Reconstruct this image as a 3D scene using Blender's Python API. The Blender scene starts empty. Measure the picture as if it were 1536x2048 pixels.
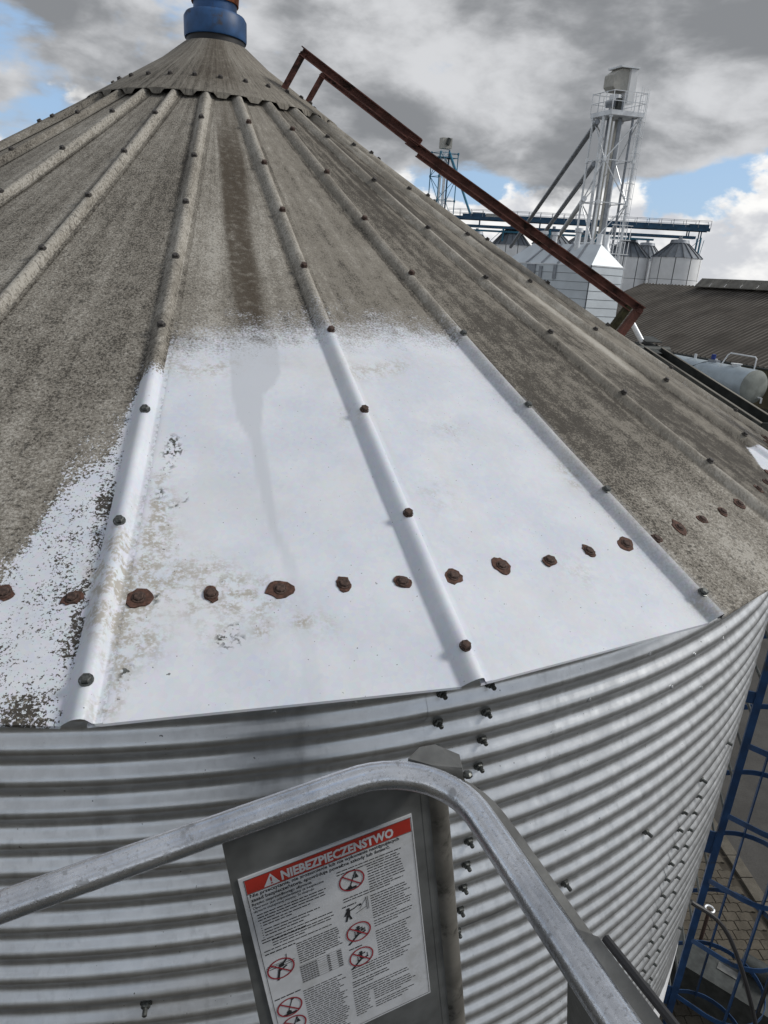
import bpy, math, random
from mathutils import Vector, Matrix, noise as mnoise
import numpy as np
random.seed(7)
rad = math.radians
scene = bpy.context.scene
COL = scene.collection

# ------------------------------------------------------------------ camera
EAVE_Z = 7.1
CAM = Vector((0.0, -5.54361, EAVE_Z + 0.97965))
c_r = Vector((0.97311, -0.22202, 0.06133)).normalized()
c_f = Vector((0.22969, 0.91532, -0.33080)).normalized()
c_u = c_r.cross(c_f).normalized()
c_r = c_f.cross(c_u)
cam_data = bpy.data.cameras.new('camera')
cam_data.sensor_fit = 'VERTICAL'
cam_data.sensor_height = 36.0
cam_data.sensor_width = 27.0
cam_data.lens = 1354.6 / 2048 * 36.0
cam_data.clip_start = 0.05
cam_data.clip_end = 8000
cam = bpy.data.objects.new('camera', cam_data)
COL.objects.link(cam)
cam.matrix_world = Matrix(((c_r.x, c_u.x, -c_f.x, CAM.x), (c_r.y, c_u.y, -c_f.y, CAM.y),
                           (c_r.z, c_u.z, -c_f.z, CAM.z), (0, 0, 0, 1)))
scene.camera = cam

# ------------------------------------------------------------------ node helpers
class NT:
    def __init__(s, tree): s.t = tree; s.n = tree.nodes; s.l = tree.links
    def new(s, typ, **kw):
        n = s.n.new(typ)
        for k, v in kw.items(): setattr(n, k, v)
        return n
    def put(s, sock, v):
        if isinstance(v, bpy.types.NodeSocket): s.l.new(v, sock)
        elif isinstance(v, (tuple, list)) and sock.type == 'RGBA' and len(v) == 3: sock.default_value = (*v, 1)
        else: sock.default_value = v
    def math(s, op, a, b=0.0, c=None, clamp=False):
        n = s.new('ShaderNodeMath', operation=op, use_clamp=clamp)
        s.put(n.inputs[0], a); s.put(n.inputs[1], b)
        if c is not None: s.put(n.inputs[2], c)
        return n.outputs[0]
    def vmath(s, op, a, b=(0, 0, 0)):
        n = s.new('ShaderNodeVectorMath', operation=op)
        s.put(n.inputs[0], a); s.put(n.inputs[1], b)
        return n.outputs[0]
    def noise(s, vec, scale, detail=4, rough=0.55, out=0, dist=0.0):
        n = s.new('ShaderNodeTexNoise')
        s.put(n.inputs['Vector'], vec); s.put(n.inputs['Scale'], scale)
        n.inputs['Detail'].default_value = detail; n.inputs['Roughness'].default_value = rough
        n.inputs['Distortion'].default_value = dist
        return n.outputs[out]
    def step(s, v, a, b, lo=0.0, hi=1.0, smooth=True):
        n = s.new('ShaderNodeMapRange', interpolation_type='SMOOTHSTEP' if smooth else 'LINEAR')
        s.put(n.inputs['Value'], v); s.put(n.inputs['From Min'], a); s.put(n.inputs['From Max'], b)
        n.inputs['To Min'].default_value = lo; n.inputs['To Max'].default_value = hi
        return n.outputs[0]
    def mix(s, f, a, b, blend='MIX'):
        n = s.new('ShaderNodeMix', data_type='RGBA', blend_type=blend)
        s.put(n.inputs[0], f); s.put(n.inputs[6], a); s.put(n.inputs[7], b)
        return n.outputs[2]
    def attr(s, name):
        return s.new('ShaderNodeAttribute', attribute_name=name).outputs['Fac']
    def pos(s): return s.new('ShaderNodeNewGeometry').outputs['Position']
    def scale(s, v, k):
        n = s.new('ShaderNodeVectorMath', operation='MULTIPLY')
        s.put(n.inputs[0], v); n.inputs[1].default_value = k
        return n.outputs[0]

# ------------------------------------------------------------------ sky and sun
world = bpy.data.worlds.new('World'); scene.world = world; world.use_nodes = True
W = NT(world.node_tree); W.n.clear()
SUN_EL, SUN_AZ = rad(37), rad(102)          # direction to the sun, azimuth from +y clockwise
tc = W.new('ShaderNodeTexCoord').outputs['Generated']
sep = W.new('ShaderNodeSeparateXYZ'); W.put(sep.inputs[0], tc)
dx, dy, dz = sep.outputs
sky = W.new('ShaderNodeTexSky', sky_type='NISHITA', sun_disc=False)
sky.sun_elevation = SUN_EL; sky.sun_rotation = SUN_AZ; sky.air_density = 1.0; sky.dust_density = 1.2
OFF1 = (19.65, 17.45, 5.79); OFF2 = (19.23, 10.78, 13.56)
dv = W.vmath('ADD', W.scale(tc, (1.0, 1.0, 2.1)), OFF1)
dvw = W.vmath('ADD', dv, W.scale(W.noise(dv, 5.0, 2, out=1), (0.06, 0.06, 0.06)))
n1 = W.noise(dvw, 2.4, 7, 0.54)
bias = W.step(dz, 0.08, 0.215, -0.13, 0.14)
dens = W.math('ADD', n1, bias)                     # grey cloud deck, breaking up towards the horizon
m1 = W.step(dens, 0.505, 0.56)
n2 = W.noise(dvw, 5.0, 6, 0.55)
shade = W.step(W.math('ADD', n2, W.math('MULTIPLY', W.step(dens, 0.55, 0.70), -0.10)), 0.32, 0.61)
deck = W.mix(shade, (2.35, 2.45, 2.6), (6.3, 6.4, 6.6))
cv = W.vmath('ADD', W.scale(tc, (7.0, 7.0, 12.0)), OFF2)
n3 = W.noise(cv, 1.0, 7, 0.55, dist=0.2)
m2 = W.step(W.math('ADD', n3, W.step(dz, 0.03, 0.20, 0.16, -0.11)), 0.50, 0.56)
n4 = W.noise(cv, 2.0, 4, 0.55)
cum = W.mix(W.step(n4, 0.36, 0.62), (5.9, 6.05, 6.4), (9.4, 9.35, 9.2))
blue = W.mix(0.6, sky.outputs[0], (3.9, 5.9, 8.8))
c1 = W.mix(m2, blue, cum)
c2 = W.mix(m1, c1, deck)
bg = W.new('ShaderNodeBackground'); W.put(bg.inputs[0], c2); bg.inputs[1].default_value = 0.1
W.l.new(bg.outputs[0], W.new('ShaderNodeOutputWorld').inputs[0])

sun_data = bpy.data.lights.new('sun', 'SUN'); sun_data.energy = 2.4; sun_data.angle = rad(14); sun_data.color = (1.0, 0.965, 0.91)
sun = bpy.data.objects.new('sun', sun_data); COL.objects.link(sun)
sd = Vector((math.sin(SUN_AZ) * math.cos(SUN_EL), math.cos(SUN_AZ) * math.cos(SUN_EL), math.sin(SUN_EL)))
sun.rotation_euler = sd.to_track_quat('Z', 'Y').to_euler()
sun.location = (20, -20, 40)

scene.view_settings.view_transform = 'Standard'
scene.view_settings.look = 'None'
scene.view_settings.exposure = 0.08
scene.view_settings.gamma = 1.0
scene.render.engine = 'CYCLES'
scene.cycles.max_bounces = 6; scene.cycles.diffuse_bounces = 3; scene.cycles.glossy_bounces = 3

# ------------------------------------------------------------------ materials
MATS = {}
def simple(name, col, rough=0.6, metal=0.0, var=0.12, scale=6.0, bump=0.0, spec=0.5, dirt=None, dscale=3.0, dlo=0.5, dhi=0.68):
    m = bpy.data.materials.new(name); m.use_nodes = True
    t = NT(m.node_tree); b = t.n['Principled BSDF']
    p = t.pos()
    n = t.noise(p, scale, 3)
    lo = tuple(max(0, x * (1 - var)) for x in col); hi = tuple(min(1, x * (1 + var)) for x in col)
    c = t.mix(t.step(n, 0.3, 0.7), lo, hi)
    rg = rough
    if dirt is not None:
        d = t.step(t.noise(p, dscale, 5, 0.65), dlo, dhi)
        c = t.mix(d, c, dirt)
        rg = t.math('ADD', t.math('MULTIPLY', d, 0.25), rough, clamp=True)
    t.put(b.inputs['Base Color'], c); t.put(b.inputs['Roughness'], rg)
    b.inputs['Metallic'].default_value = metal
    b.inputs['Specular IOR Level'].default_value = spec
    if bump > 0:
        bn = t.new('ShaderNodeBump'); bn.inputs['Strength'].default_value = 0.5; bn.inputs['Distance'].default_value = bump
        t.put(bn.inputs['Height'], t.noise(p, scale * 6, 5)); t.put(b.inputs['Normal'], bn.outputs[0])
    MATS[name] = m
    return m

def roof_material():
    m = bpy.data.materials.new('weathered_roof'); m.use_nodes = True
    t = NT(m.node_tree); b = t.n['Principled BSDF']; p = t.pos()
    sx = t.new('ShaderNodeSeparateXYZ'); t.put(sx.inputs[0], p)
    az = t.math('ARCTAN2', sx.outputs[0], t.math('MULTIPLY', sx.outputs[1], -1.0))
    rr = t.math('SQRT', t.math('ADD', t.math('MULTIPLY', sx.outputs[0], sx.outputs[0]), t.math('MULTIPLY', sx.outputs[1], sx.outputs[1])))
    pc = t.new('ShaderNodeCombineXYZ'); t.put(pc.inputs[0], t.math('MULTIPLY', az, 2.9)); t.put(pc.inputs[1], rr); t.put(pc.inputs[2], t.math('MULTIPLY', sx.outputs[2], 0.3))
    pp = pc.outputs[0]
    big = t.noise(p, 1.6, 3); mid = t.noise(pp, 17, 4, 0.6)
    g1 = t.noise(pp, 112, 2, 0.66); g2 = t.noise(p, 230, 1, 0.6)
    grain = t.math('ADD', t.math('MULTIPLY', g1, 0.62), t.math('MULTIPLY', g2, 0.38))
    grime = t.attr('grain')                      # lichen is coarse on the left sheets, thin on the right ones
    con = t.math('MULTIPLY_ADD', grime, 1.05, 0.30)
    gv = t.math('MULTIPLY_ADD', t.math('SUBTRACT', grain, 0.5), con, 0.5)
    gv = t.math('ADD', gv, t.math('MULTIPLY', t.math('SUBTRACT', mid, 0.5), 0.36))
    gv = t.math('ADD', gv, t.math('MULTIPLY', t.math('SUBTRACT', big, 0.5), 0.36))
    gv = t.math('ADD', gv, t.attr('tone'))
    cb = t.new('ShaderNodeCombineXYZ'); t.put(cb.inputs[0], t.math('MULTIPLY', az, 34.0)); t.put(cb.inputs[1], t.math('MULTIPLY', sx.outputs[2], 0.9))
    run = t.noise(cb.outputs[0], 1.0, 3, 0.6)
    gv = t.math('ADD', gv, t.math('MULTIPLY', t.math('SUBTRACT', run, 0.5), 0.42))
    d0 = t.mix(t.step(gv, 0.30, 0.50), (0.064, 0.058, 0.050), (0.205, 0.189, 0.162))
    dirty = t.mix(t.step(gv, 0.50, 0.74), d0, (0.37, 0.352, 0.315))
    # dark crusts of lichen
    cr = t.noise(pp, 58, 2, 0.5)
    crm = t.math('MULTIPLY', t.step(cr, 0.60, 0.65), t.math('MULTIPLY', grime, 0.5))
    dirty = t.mix(crm, dirty, (0.038, 0.037, 0.034))
    stain = t.math('MULTIPLY', t.attr('stain'), t.step(t.noise(p, 30, 5), 0.28, 0.55, 0.45, 1.0))
    dirty = t.mix(t.math('MULTIPLY', stain, 0.85, clamp=True), dirty, (0.060, 0.047, 0.034))
    # bare bright sheet
    w1 = t.noise(p, 5, 4)
    white = t.mix(t.step(w1, 0.3, 0.7), (0.56, 0.595, 0.665), (0.64, 0.665, 0.715))
    sp = t.new('ShaderNodeTexVoronoi'); t.put(sp.inputs['Vector'], p); sp.inputs['Scale'].default_value = 75
    white = t.mix(0.10, white, sp.outputs['Color'], 'SOFT_LIGHT')
    dull = t.step(t.noise(p, 3.2, 4, 0.65), 0.47, 0.68)
    white = t.mix(t.math('MULTIPLY', dull, 0.35), white, (0.56, 0.565, 0.57))
    white = t.mix(t.math('MULTIPLY', t.step(run, 0.52, 0.72), 0.22), white, (0.60, 0.595, 0.575))
    film = t.attr('film')
    white = t.mix(t.math('MULTIPLY', film, 0.85), white, (0.50, 0.525, 0.57))
    bg = t.math('MULTIPLY', t.attr('beige'), t.step(t.noise(p, 26, 4, 0.7), 0.40, 0.60))
    bg = t.math('MULTIPLY', bg, t.step(g1, 0.32, 0.56), clamp=True)
    white = t.mix(t.math('MULTIPLY', bg, 0.9, clamp=True), white, (0.37, 0.345, 0.30))
    bk = t.attr('crust_shade')  # crust spots, plus the painted gap shade along one lap
    bk = t.math('MULTIPLY', bk, t.step(t.noise(p, 75, 3), 0.50, 0.57), clamp=True)
    white = t.mix(bk, white, (0.055, 0.058, 0.052))
    # tiny dark flecks all over the bare sheet
    fl = t.step(t.noise(p, 115, 1, 0.4), 0.775, 0.79)
    white = t.mix(t.math('MULTIPLY', fl, 0.8), white, (0.07, 0.07, 0.075))
    soft = t.attr('edge')
    f = t.attr('clean')
    e1 = t.math('MULTIPLY', t.math('SUBTRACT', t.noise(p, 13, 4), 0.5), t.math('MULTIPLY', soft, 0.30))
    e2 = t.math('MULTIPLY', t.math('SUBTRACT', t.noise(p, 120, 3, 0.7), 0.5), t.math('MULTIPLY', soft, 0.62))
    mist = t.attr('mist')
    cm = t.step(t.math('ADD', f, t.math('ADD', e1, e2)), t.math('MULTIPLY_ADD', mist, -0.085, -0.012), t.math('MULTIPLY_ADD', mist, 0.085, 0.018))
    t.put(b.inputs['Base Color'], t.mix(cm, dirty, white))
    t.put(b.inputs['Roughness'], t.math('MULTIPLY_ADD', cm, t.math('MULTIPLY_ADD', dull, 0.18, -0.46), 0.9))
    t.put(b.inputs['Specular IOR Level'], t.math('MULTIPLY_ADD', cm, 0.22, 0.16))
    bn = t.new('ShaderNodeBump'); bn.inputs['Distance'].default_value = 0.004
    t.put(bn.inputs['Strength'], t.math('MULTIPLY_ADD', cm, -0.46, 0.5))
    t.put(bn.inputs['Height'], t.math('ADD', g1, t.math('MULTIPLY', mid, 0.6)))
    t.put(b.inputs['Normal'], bn.outputs[0])
    return m

def galv_material(name, base, rough, metal, streak=True):
    m = bpy.data.materials.new(name); m.use_nodes = True
    t = NT(m.node_tree); b = t.n['Principled BSDF']; p = t.pos()
    n1 = t.noise(p, 2.2, 5); n2 = t.noise(t.scale(p, (30, 30, 2.5)), 1.0, 4); n3 = t.noise(t.scale(p, (1.5, 1.5, 22)), 1.0, 4)
    v = t.math('ADD', t.math('MULTIPLY', n1, 0.4), t.math('ADD', t.math('MULTIPLY', n2, 0.3), t.math('MULTIPLY', n3, 0.3)))
    c = t.mix(t.step(v, 0.36, 0.64), tuple(x * 0.86 for x in base), tuple(min(1, x * 1.08) for x in base))
    run = t.step(t.noise(t.scale(p, (22, 22, 1.1)), 1.0, 4, 0.6), 0.55, 0.72)
    c = t.mix(t.math('MULTIPLY', run, 0.40), c, tuple(x * 0.55 for x in base))
    sc = t.step(t.noise(t.scale(p, (9, 9, 55)), 1.0, 4, 0.7), 0.60, 0.70)
    c = t.mix(t.math('MULTIPLY', sc, 0.35), c, tuple(x * 1.15 for x in base))
    fl = t.step(t.noise(p, 90, 1, 0.4), 0.785, 0.80)
    c = t.mix(t.math('MULTIPLY', fl, 0.8), c, (0.04, 0.04, 0.04))
    mot = t.step(t.noise(p, 14, 4, 0.65), 0.42, 0.66)
    c = t.mix(t.math('MULTIPLY', mot, 0.30), c, tuple(x * 0.68 for x in base))
    t.put(b.inputs['Base Color'], c)
    t.put(b.inputs['Roughness'], t.math('MULTIPLY_ADD', n2, 0.22, rough - 0.11))
    b.inputs['Metallic'].default_value = metal
    return m

M_ROOF = roof_material()
M_WALL = galv_material('galvanised_wall', (0.70, 0.72, 0.74), 0.35, 0.93)
M_SKIRT = simple('skirt_paint', (0.72, 0.73, 0.75), 0.45)
M_RUST = simple('rusted_bolt', (0.060, 0.036, 0.028), 0.85, var=0.5, scale=120, bump=0.002)
M_RUSTP = simple('rust_flake', (0.078, 0.038, 0.027), 0.9, var=0.45, scale=90, bump=0.002)
M_NUT = simple('dark_zinc', (0.10, 0.105, 0.10), 0.42, 0.7, var=0.4, scale=150)
M_SCREWB = simple('black_screw', (0.05, 0.045, 0.042), 0.6, 0.2, var=0.4, scale=150)
M_BLUE = simple('blue_paint', (0.022, 0.085, 0.22), 0.5, var=0.3, scale=8, dirt=(0.05, 0.045, 0.045), dscale=7, dlo=0.56, dhi=0.72)
M_BLUEL = simple('blue_ladder_paint', (0.011, 0.043, 0.115), 0.42, var=0.25, scale=9, dirt=(0.02, 0.025, 0.03), dscale=6, dlo=0.58, dhi=0.72)
M_ORANGE = simple('orange_rust_paint', (0.42, 0.12, 0.035), 0.75, var=0.35, scale=14, dirt=(0.16, 0.06, 0.03), dscale=9)
M_BLACK = simple('black_rubber', (0.018, 0.018, 0.02), 0.55)
M_BROWN = simple('red_oxide_steel', (0.15, 0.062, 0.048), 0.8, var=0.4, scale=16, bump=0.002, dirt=(0.035, 0.022, 0.018), dscale=9, dlo=0.54, dhi=0.66)
M_OLIVE = simple('mossy_steel', (0.045, 0.042, 0.018), 0.9, var=0.4, scale=30)
M_ALU = None
M_DARKSTEEL = simple('dark_steel', (0.055, 0.06, 0.058), 0.55, 0.4, var=0.3, scale=9)
M_GALVF = simple('far_galvanised', (0.74, 0.76, 0.78), 0.45, 0.35, var=0.12, scale=1.5)
M_GALVD = simple('dull_galvanised', (0.30, 0.32, 0.35), 0.5, 0.5, var=0.15, scale=2)
M_WHITEP = simple('far_white_steel', (0.84, 0.85, 0.86), 0.5, 0.0, var=0.05, scale=1.0)
M_SEAM = simple('dark_seam', (0.075, 0.085, 0.10), 0.6)
M_FROOF = simple('far_silo_roof', (0.17, 0.19, 0.215), 0.5, 0.35, var=0.15, scale=1.2)
M_FBLUE = simple('far_blue_steel', (0.018, 0.075, 0.145), 0.55, var=0.25, scale=1.3)
M_FTEAL = simple('far_teal_steel', (0.022, 0.15, 0.24), 0.55, var=0.25, scale=1.3)
M_BEIGE = simple('far_beige_steel', (0.46, 0.45, 0.41), 0.6, var=0.1)
M_CLAD = simple('ribbed_cladding', (0.58, 0.63, 0.67), 0.5, 0.1, var=0.07, scale=0.7)
M_BROOF = simple('fibre_cement_roof', (0.10, 0.091, 0.081), 0.9, var=0.15, scale=0.35, spec=0.2)
M_BRIDGE = simple('fibre_cement_ridge', (0.19, 0.18, 0.16), 0.9, var=0.25, scale=1.2, spec=0.2)
M_BWALL = simple('ochre_render', (0.16, 0.135, 0.085), 0.9, var=0.2, scale=0.8)
M_TANK = simple('grey_blue_tank', (0.37, 0.43, 0.47), 0.38, 0.15, var=0.1, scale=1.1)
M_TANKE = simple('tank_end', (0.25, 0.27, 0.25), 0.6, 0.0, var=0.2, scale=1.5)
M_BLUEM = simple('blue_motor', (0.015, 0.04, 0.22), 0.5)
M_PAPER = simple('label_white', (0.50, 0.515, 0.54), 0.38, var=0.07, scale=25, dirt=(0.42, 0.43, 0.44), dscale=18)
M_LRED = simple('label_red', (0.34, 0.026, 0.016), 0.45, var=0.08, scale=30)
M_LINK = simple('label_ink', (0.016, 0.017, 0.02), 0.6)
M_LRING = simple('label_ring_red', (0.25, 0.018, 0.028), 0.5)
M_PANEL = simple('basket_panel', (0.14, 0.146, 0.146), 0.42, 0.45, var=0.3, scale=11, dirt=(0.16, 0.165, 0.165), dscale=26, dlo=0.62, dhi=0.76)
M_POST = simple('basket_post', (0.17, 0.163, 0.147), 0.42, 0.5, var=0.3, scale=14, dirt=(0.06, 0.058, 0.05), dscale=20)
M_PLATE = simple('basket_plate', (0.20, 0.20, 0.19), 0.45, 0.6, var=0.2, scale=18, bump=0.002)

def alu_material():
    m = bpy.data.materials.new('scuffed_tube'); m.use_nodes = True
    t = NT(m.node_tree); b = t.n['Principled BSDF']; p = t.pos()
    n1 = t.noise(p, 9, 6, 0.6); n2 = t.noise(t.scale(p, (60, 140, 140)), 1.0, 5, 0.65); n3 = t.noise(p, 28, 8, 0.7)
    c = t.mix(t.step(n1, 0.3, 0.7), (0.46, 0.48, 0.52), (0.78, 0.80, 0.84))
    fine = t.noise(p, 170, 3, 0.7)
    c = t.mix(t.math('MULTIPLY', t.step(fine, 0.56, 0.68), 0.45), c, (0.25, 0.25, 0.25))
    sc = t.step(n3, 0.57, 0.63)
    c = t.mix(t.math('MULTIPLY', sc, 0.50), c, (0.20, 0.195, 0.19))
    c = t.mix(t.math('MULTIPLY', t.step(n2, 0.62, 0.70), 0.10), c, (0.86, 0.87, 0.88))
    t.put(b.inputs['Base Color'], c); b.inputs['Metallic'].default_value = 0.97
    t.put(b.inputs['Roughness'], t.math('ADD', t.math('MULTIPLY', sc, 0.2), t.math('MULTIPLY_ADD', t.noise(p, 22, 4, 0.7), 0.40, 0.05)))
    bn = t.new('ShaderNodeBump'); bn.inputs['Strength'].default_value = 0.35; bn.inputs['Distance'].default_value = 0.0012
    t.put(bn.inputs['Height'], t.math('ADD', fine, t.math('MULTIPLY', n1, 2.0))); t.put(b.inputs['Normal'], bn.outputs[0])
    return m
M_ALU = alu_material()

def ground_mat(name, a, b_, scale, bump=0.004):
    m = bpy.data.materials.new(name); m.use_nodes = True
    t = NT(m.node_tree); b = t.n['Principled BSDF']; p = t.pos()
    n = t.math('ADD', t.math('MULTIPLY', t.noise(p, scale, 8, 0.6), 0.6), t.math('MULTIPLY', t.noise(p, 60, 4), 0.4))
    t.put(b.inputs['Base Color'], t.mix(t.step(n, 0.35, 0.65), a, b_)); b.inputs['Roughness'].default_value = 0.9
    b.inputs['Specular IOR Level'].default_value = 0.25
    bn = t.new('ShaderNodeBump'); bn.inputs['Strength'].default_value = 0.5; bn.inputs['Distance'].default_value = bump
    t.put(bn.inputs['Height'], t.noise(p, 120, 4)); t.put(b.inputs['Normal'], bn.outputs[0])
    return m
M_GROUND = ground_mat('yard_ground', (0.055, 0.052, 0.045), (0.10, 0.095, 0.08), 0.6)
M_SLAB = ground_mat('yard_slab', (0.052, 0.050, 0.047), (0.082, 0.079, 0.074), 1.4)
M_JOINT = ground_mat('paving_joint', (0.038, 0.033, 0.026), (0.06, 0.052, 0.04), 8)
M_BRICK = ground_mat('paving_brick', (0.062, 0.054, 0.042), (0.105, 0.092, 0.072), 4)
M_KERB = ground_mat('kerb_concrete', (0.085, 0.077, 0.062), (0.135, 0.122, 0.10), 5)

# ------------------------------------------------------------------ mesh helpers
class MB:
    def __init__(s): s.v = []; s.f = []
    def add(s, vs, fs):
        o = len(s.v); s.v += [tuple(x) for x in vs]; s.f += [tuple(i + o for i in f) for f in fs]; return s
    def box(s, a, b):
        x0, y0, z0 = a; x1, y1, z1 = b
        return s.add([(x0,y0,z0),(x1,y0,z0),(x1,y1,z0),(x0,y1,z0),(x0,y0,z1),(x1,y0,z1),(x1,y1,z1),(x0,y1,z1)],
                     [(0,3,2,1),(4,5,6,7),(0,1,5,4),(1,2,6,5),(2,3,7,6),(3,0,4,7)])
    def obox(s, o, ax, ay, az):
        o, ax, ay, az = Vector(o), Vector(ax), Vector(ay), Vector(az)
        vs = [o + ax * i + ay * j + az * k for k in (0, 1) for j, i in ((0, 0), (0, 1), (1, 1), (1, 0))]
        return s.add(vs, [(0,3,2,1),(4,5,6,7),(0,1,5,4),(1,2,6,5),(2,3,7,6),(3,0,4,7)])
    def beam(s, p, q, w, h, up=(0, 0, 1)):
        p, q = Vector(p), Vector(q); d = (q - p)
        sd = d.cross(Vector(up))
        if sd.length < 1e-6: sd = d.cross(Vector((1, 0, 0)))
        sd.normalize(); u = sd.cross(d).normalized()
        return s.obox(p - sd * w / 2 - u * h / 2, d, sd * w, u * h)
    def tube(s, pts, r, n=10, closed=False, caps=True):
        pts = [Vector(p) for p in pts]; m = len(pts)
        rr = r if isinstance(r, (list, tuple)) else [r] * m
        ref = Vector((0, 0, 1)); o = len(s.v); prev = None
        for i, p in enumerate(pts):
            a = pts[(i - 1) % m] if (closed or i) else p; b = pts[(i + 1) % m] if (closed or i < m - 1) else p
            d = (b - a).normalized()
            if prev is None:
                x = d.cross(ref)
                if x.length < 1e-3: x = d.cross(Vector((1, 0, 0)))
            else: x = prev - d * prev.dot(d)
            x.normalize(); y = d.cross(x); prev = x
            for j in range(n):
                t = 2 * math.pi * j / n; s.v.append(tuple(p + (x * math.cos(t) + y * math.sin(t)) * rr[i]))
        for i in range(m if closed else m - 1):
            i2 = (i + 1) % m
            for j in range(n):
                j2 = (j + 1) % n
                s.f.append((o + i*n + j, o + i*n + j2, o + i2*n + j2, o + i2*n + j))
        if caps and not closed:
            s.f.append(tuple(o + j for j in range(n))[::-1]); s.f.append(tuple(o + (m-1)*n + j for j in range(n)))
        return s
    def lathe(s, prof, n=24, c=(0, 0, 0), a0=0.0, a1=2*math.pi, capb=False, capt=False):
        full = abs(a1 - a0 - 2*math.pi) < 1e-6; k = n if full else n + 1; o = len(s.v)
        for r, z in prof:
            for j in range(k):
                t = a0 + (a1 - a0) * j / n
                s.v.append((c[0] + r * math.sin(t), c[1] - r * math.cos(t), c[2] + z))
        for i in range(len(prof) - 1):
            for j in range(n):
                j2 = (j + 1) % k
                s.f.append((o + i*k + j, o + i*k + j2, o + (i+1)*k + j2, o + (i+1)*k + j))
        if capb: s.f.append(tuple(o + j for j in range(k))[::-1])
        if capt: s.f.append(tuple(o + (len(prof)-1)*k + j for j in range(k)))
        return s
    def mesh(s, name, mat, smooth=False, sharp=40):
        me = bpy.data.meshes.new(name); me.from_pydata(s.v, [], s.f); me.update()
        if mat: me.materials.append(mat)
        if smooth:
            me.shade_smooth(); me.set_sharp_from_angle(angle=rad(sharp))
        return me

def link(name, me, parent=None, mx=None):
    o = bpy.data.objects.new(name, me); COL.objects.link(o)
    if parent is not None: o.parent = parent
    if mx is not None: o.matrix_basis = mx
    return o
def off(parent):                       # undo the thing's own base position so that parts use world coordinates
    return Matrix.Translation(-parent.location)
def part(name, mb, mat, parent, smooth=False, sharp=40):
    me = mb.mesh(name, mat, smooth, sharp)
    return link(name, me, parent, off(parent) if parent.type == 'EMPTY' and not parent.get('local') else None)
def thing(name, label, cat, loc=(0, 0, 0), group=None):
    o = bpy.data.objects.new(name, None); COL.objects.link(o); o.location = loc; o.empty_display_size = 0.3
    o['label'] = label; o['category'] = cat
    if group: o['group'] = group
    return o
def frame(o, z, x=None):
    z = Vector(z).normalized(); x = Vector(x) if x is not None else Vector((1, 0, 0))
    x = (x - z * x.dot(z))
    if x.length < 1e-4: x = Vector((0, 1, 0)) - z * z.y
    x.normalize(); y = z.cross(x)
    return Matrix(((x.x, y.x, z.x, o[0]), (x.y, y.y, z.y, o[1]), (x.z, y.z, z.z, o[2]), (0, 0, 0, 1)))
def survey(az, el, d, ref=None):       # a point at compass bearing az, elevation el and ground distance d from the platform
    a = rad(az)
    return Vector((CAM.x + d * math.sin(a), CAM.y + d * math.cos(a), CAM.z + d * math.tan(rad(el))))

# ------------------------------------------------------------------ ground
g = MB(); n = 64
g.add([(0, 0, -0.02)] + [(4000 * math.cos(2*math.pi*i/n), 4000 * math.sin(2*math.pi*i/n), -0.02) for i in range(n)],
      [(0, 1 + i, 1 + (i + 1) % n) for i in range(n)])
o = link('ground', g.mesh('ground', M_GROUND)); o['kind'] = 'structure'
def kerb_x(y): return 7.30 + 0.185 * y
yard = MB(); yard.add([(kerb_x(-12)+.1, -12, -0.008), (40, -12, -0.008), (40, 32, -0.008), (kerb_x(32)+.1, 32, -0.008)], [(0, 1, 2, 3)])
o = link('yard_slab', yard.mesh('yard_slab', M_SLAB)); o['kind'] = 'structure'
pv = MB(); pv.add([(-9, -12, -0.012), (kerb_x(-12), -12, -0.012), (kerb_x(9), 9, -0.012), (-9, 9, -0.012)], [(0, 1, 2, 3)])
paving = link('pavement', pv.mesh('pavement', M_JOINT)); paving['kind'] = 'structure'
# interlocking pavers: wavy outline, chamfered top
def paver_mesh(name, mat, L=0.194, B=0.134, wav=0.012):
    top = []; k = 4
    for i in range(k + 1): top.append((-L/2 + L*i/k, -B/2 + (wav if i % 2 else 0)))
    for i in range(k + 1): top.append((L/2 - L*i/k, B/2 + (wav if i % 2 else 0)))
    m = MB(); nn = len(top)
    vs = [(x*0.95, y*0.94, 0.012) for x, y in top] + [(x, y, 0.006) for x, y in top] + [(x, y, -0.01) for x, y in top]
    fs = [tuple(range(nn))]
    for l in (0, 1):
        fs += [(l*nn + i, (l+1)*nn + i, (l+1)*nn + (i+1) % nn, l*nn + (i+1) % nn) for i in range(nn)]
    return m.add(vs, fs).mesh(name, mat)
pm = paver_mesh('brick', M_BRICK)
rot = math.atan(0.185) * -1
cs, sn = math.cos(rot), math.sin(rot)
bricks = []
for j in range(-30, 40):
    for i in range(-30, 40):
        u = 0.2 * (i + 0.5 * (j % 2)); v = 0.14 * j
        x = 6.4 + u * cs - v * sn; y = 0.0 + u * sn + v * cs
        if x + 0.1 < kerb_x(y) - 0.1 and -2.6 < y < 2.6 and x > 4.5: bricks.append((x, y))
def seen(b):                            # nearest the ladder foot first
    return abs(b[0] - 6.35) + 0.8 * abs(b[1] + 0.1)
bricks.sort(key=seen)
for x, y in bricks[:290]:
    o = link('brick', pm, paving, Matrix.Translation((x, y, random.uniform(-0.003, 0.003))) @ Matrix.Rotation(rot + random.uniform(-.015, .015), 4, 'Z')
             @ Matrix.Rotation(random.uniform(-.01, .01), 4, 'X'))
rest = MB()
for x, y in bricks[290:]:
    rest.add([(x + u*cs - v*sn, y + u*sn + v*cs, z) for z in (-0.01, 0.007) for u, v in ((-.096,-.066),(.096,-.066),(.096,.066),(-.096,.066))],
             [(4,5,6,7),(0,1,5,4),(1,2,6,5),(2,3,7,6),(3,0,4,7)])
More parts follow.
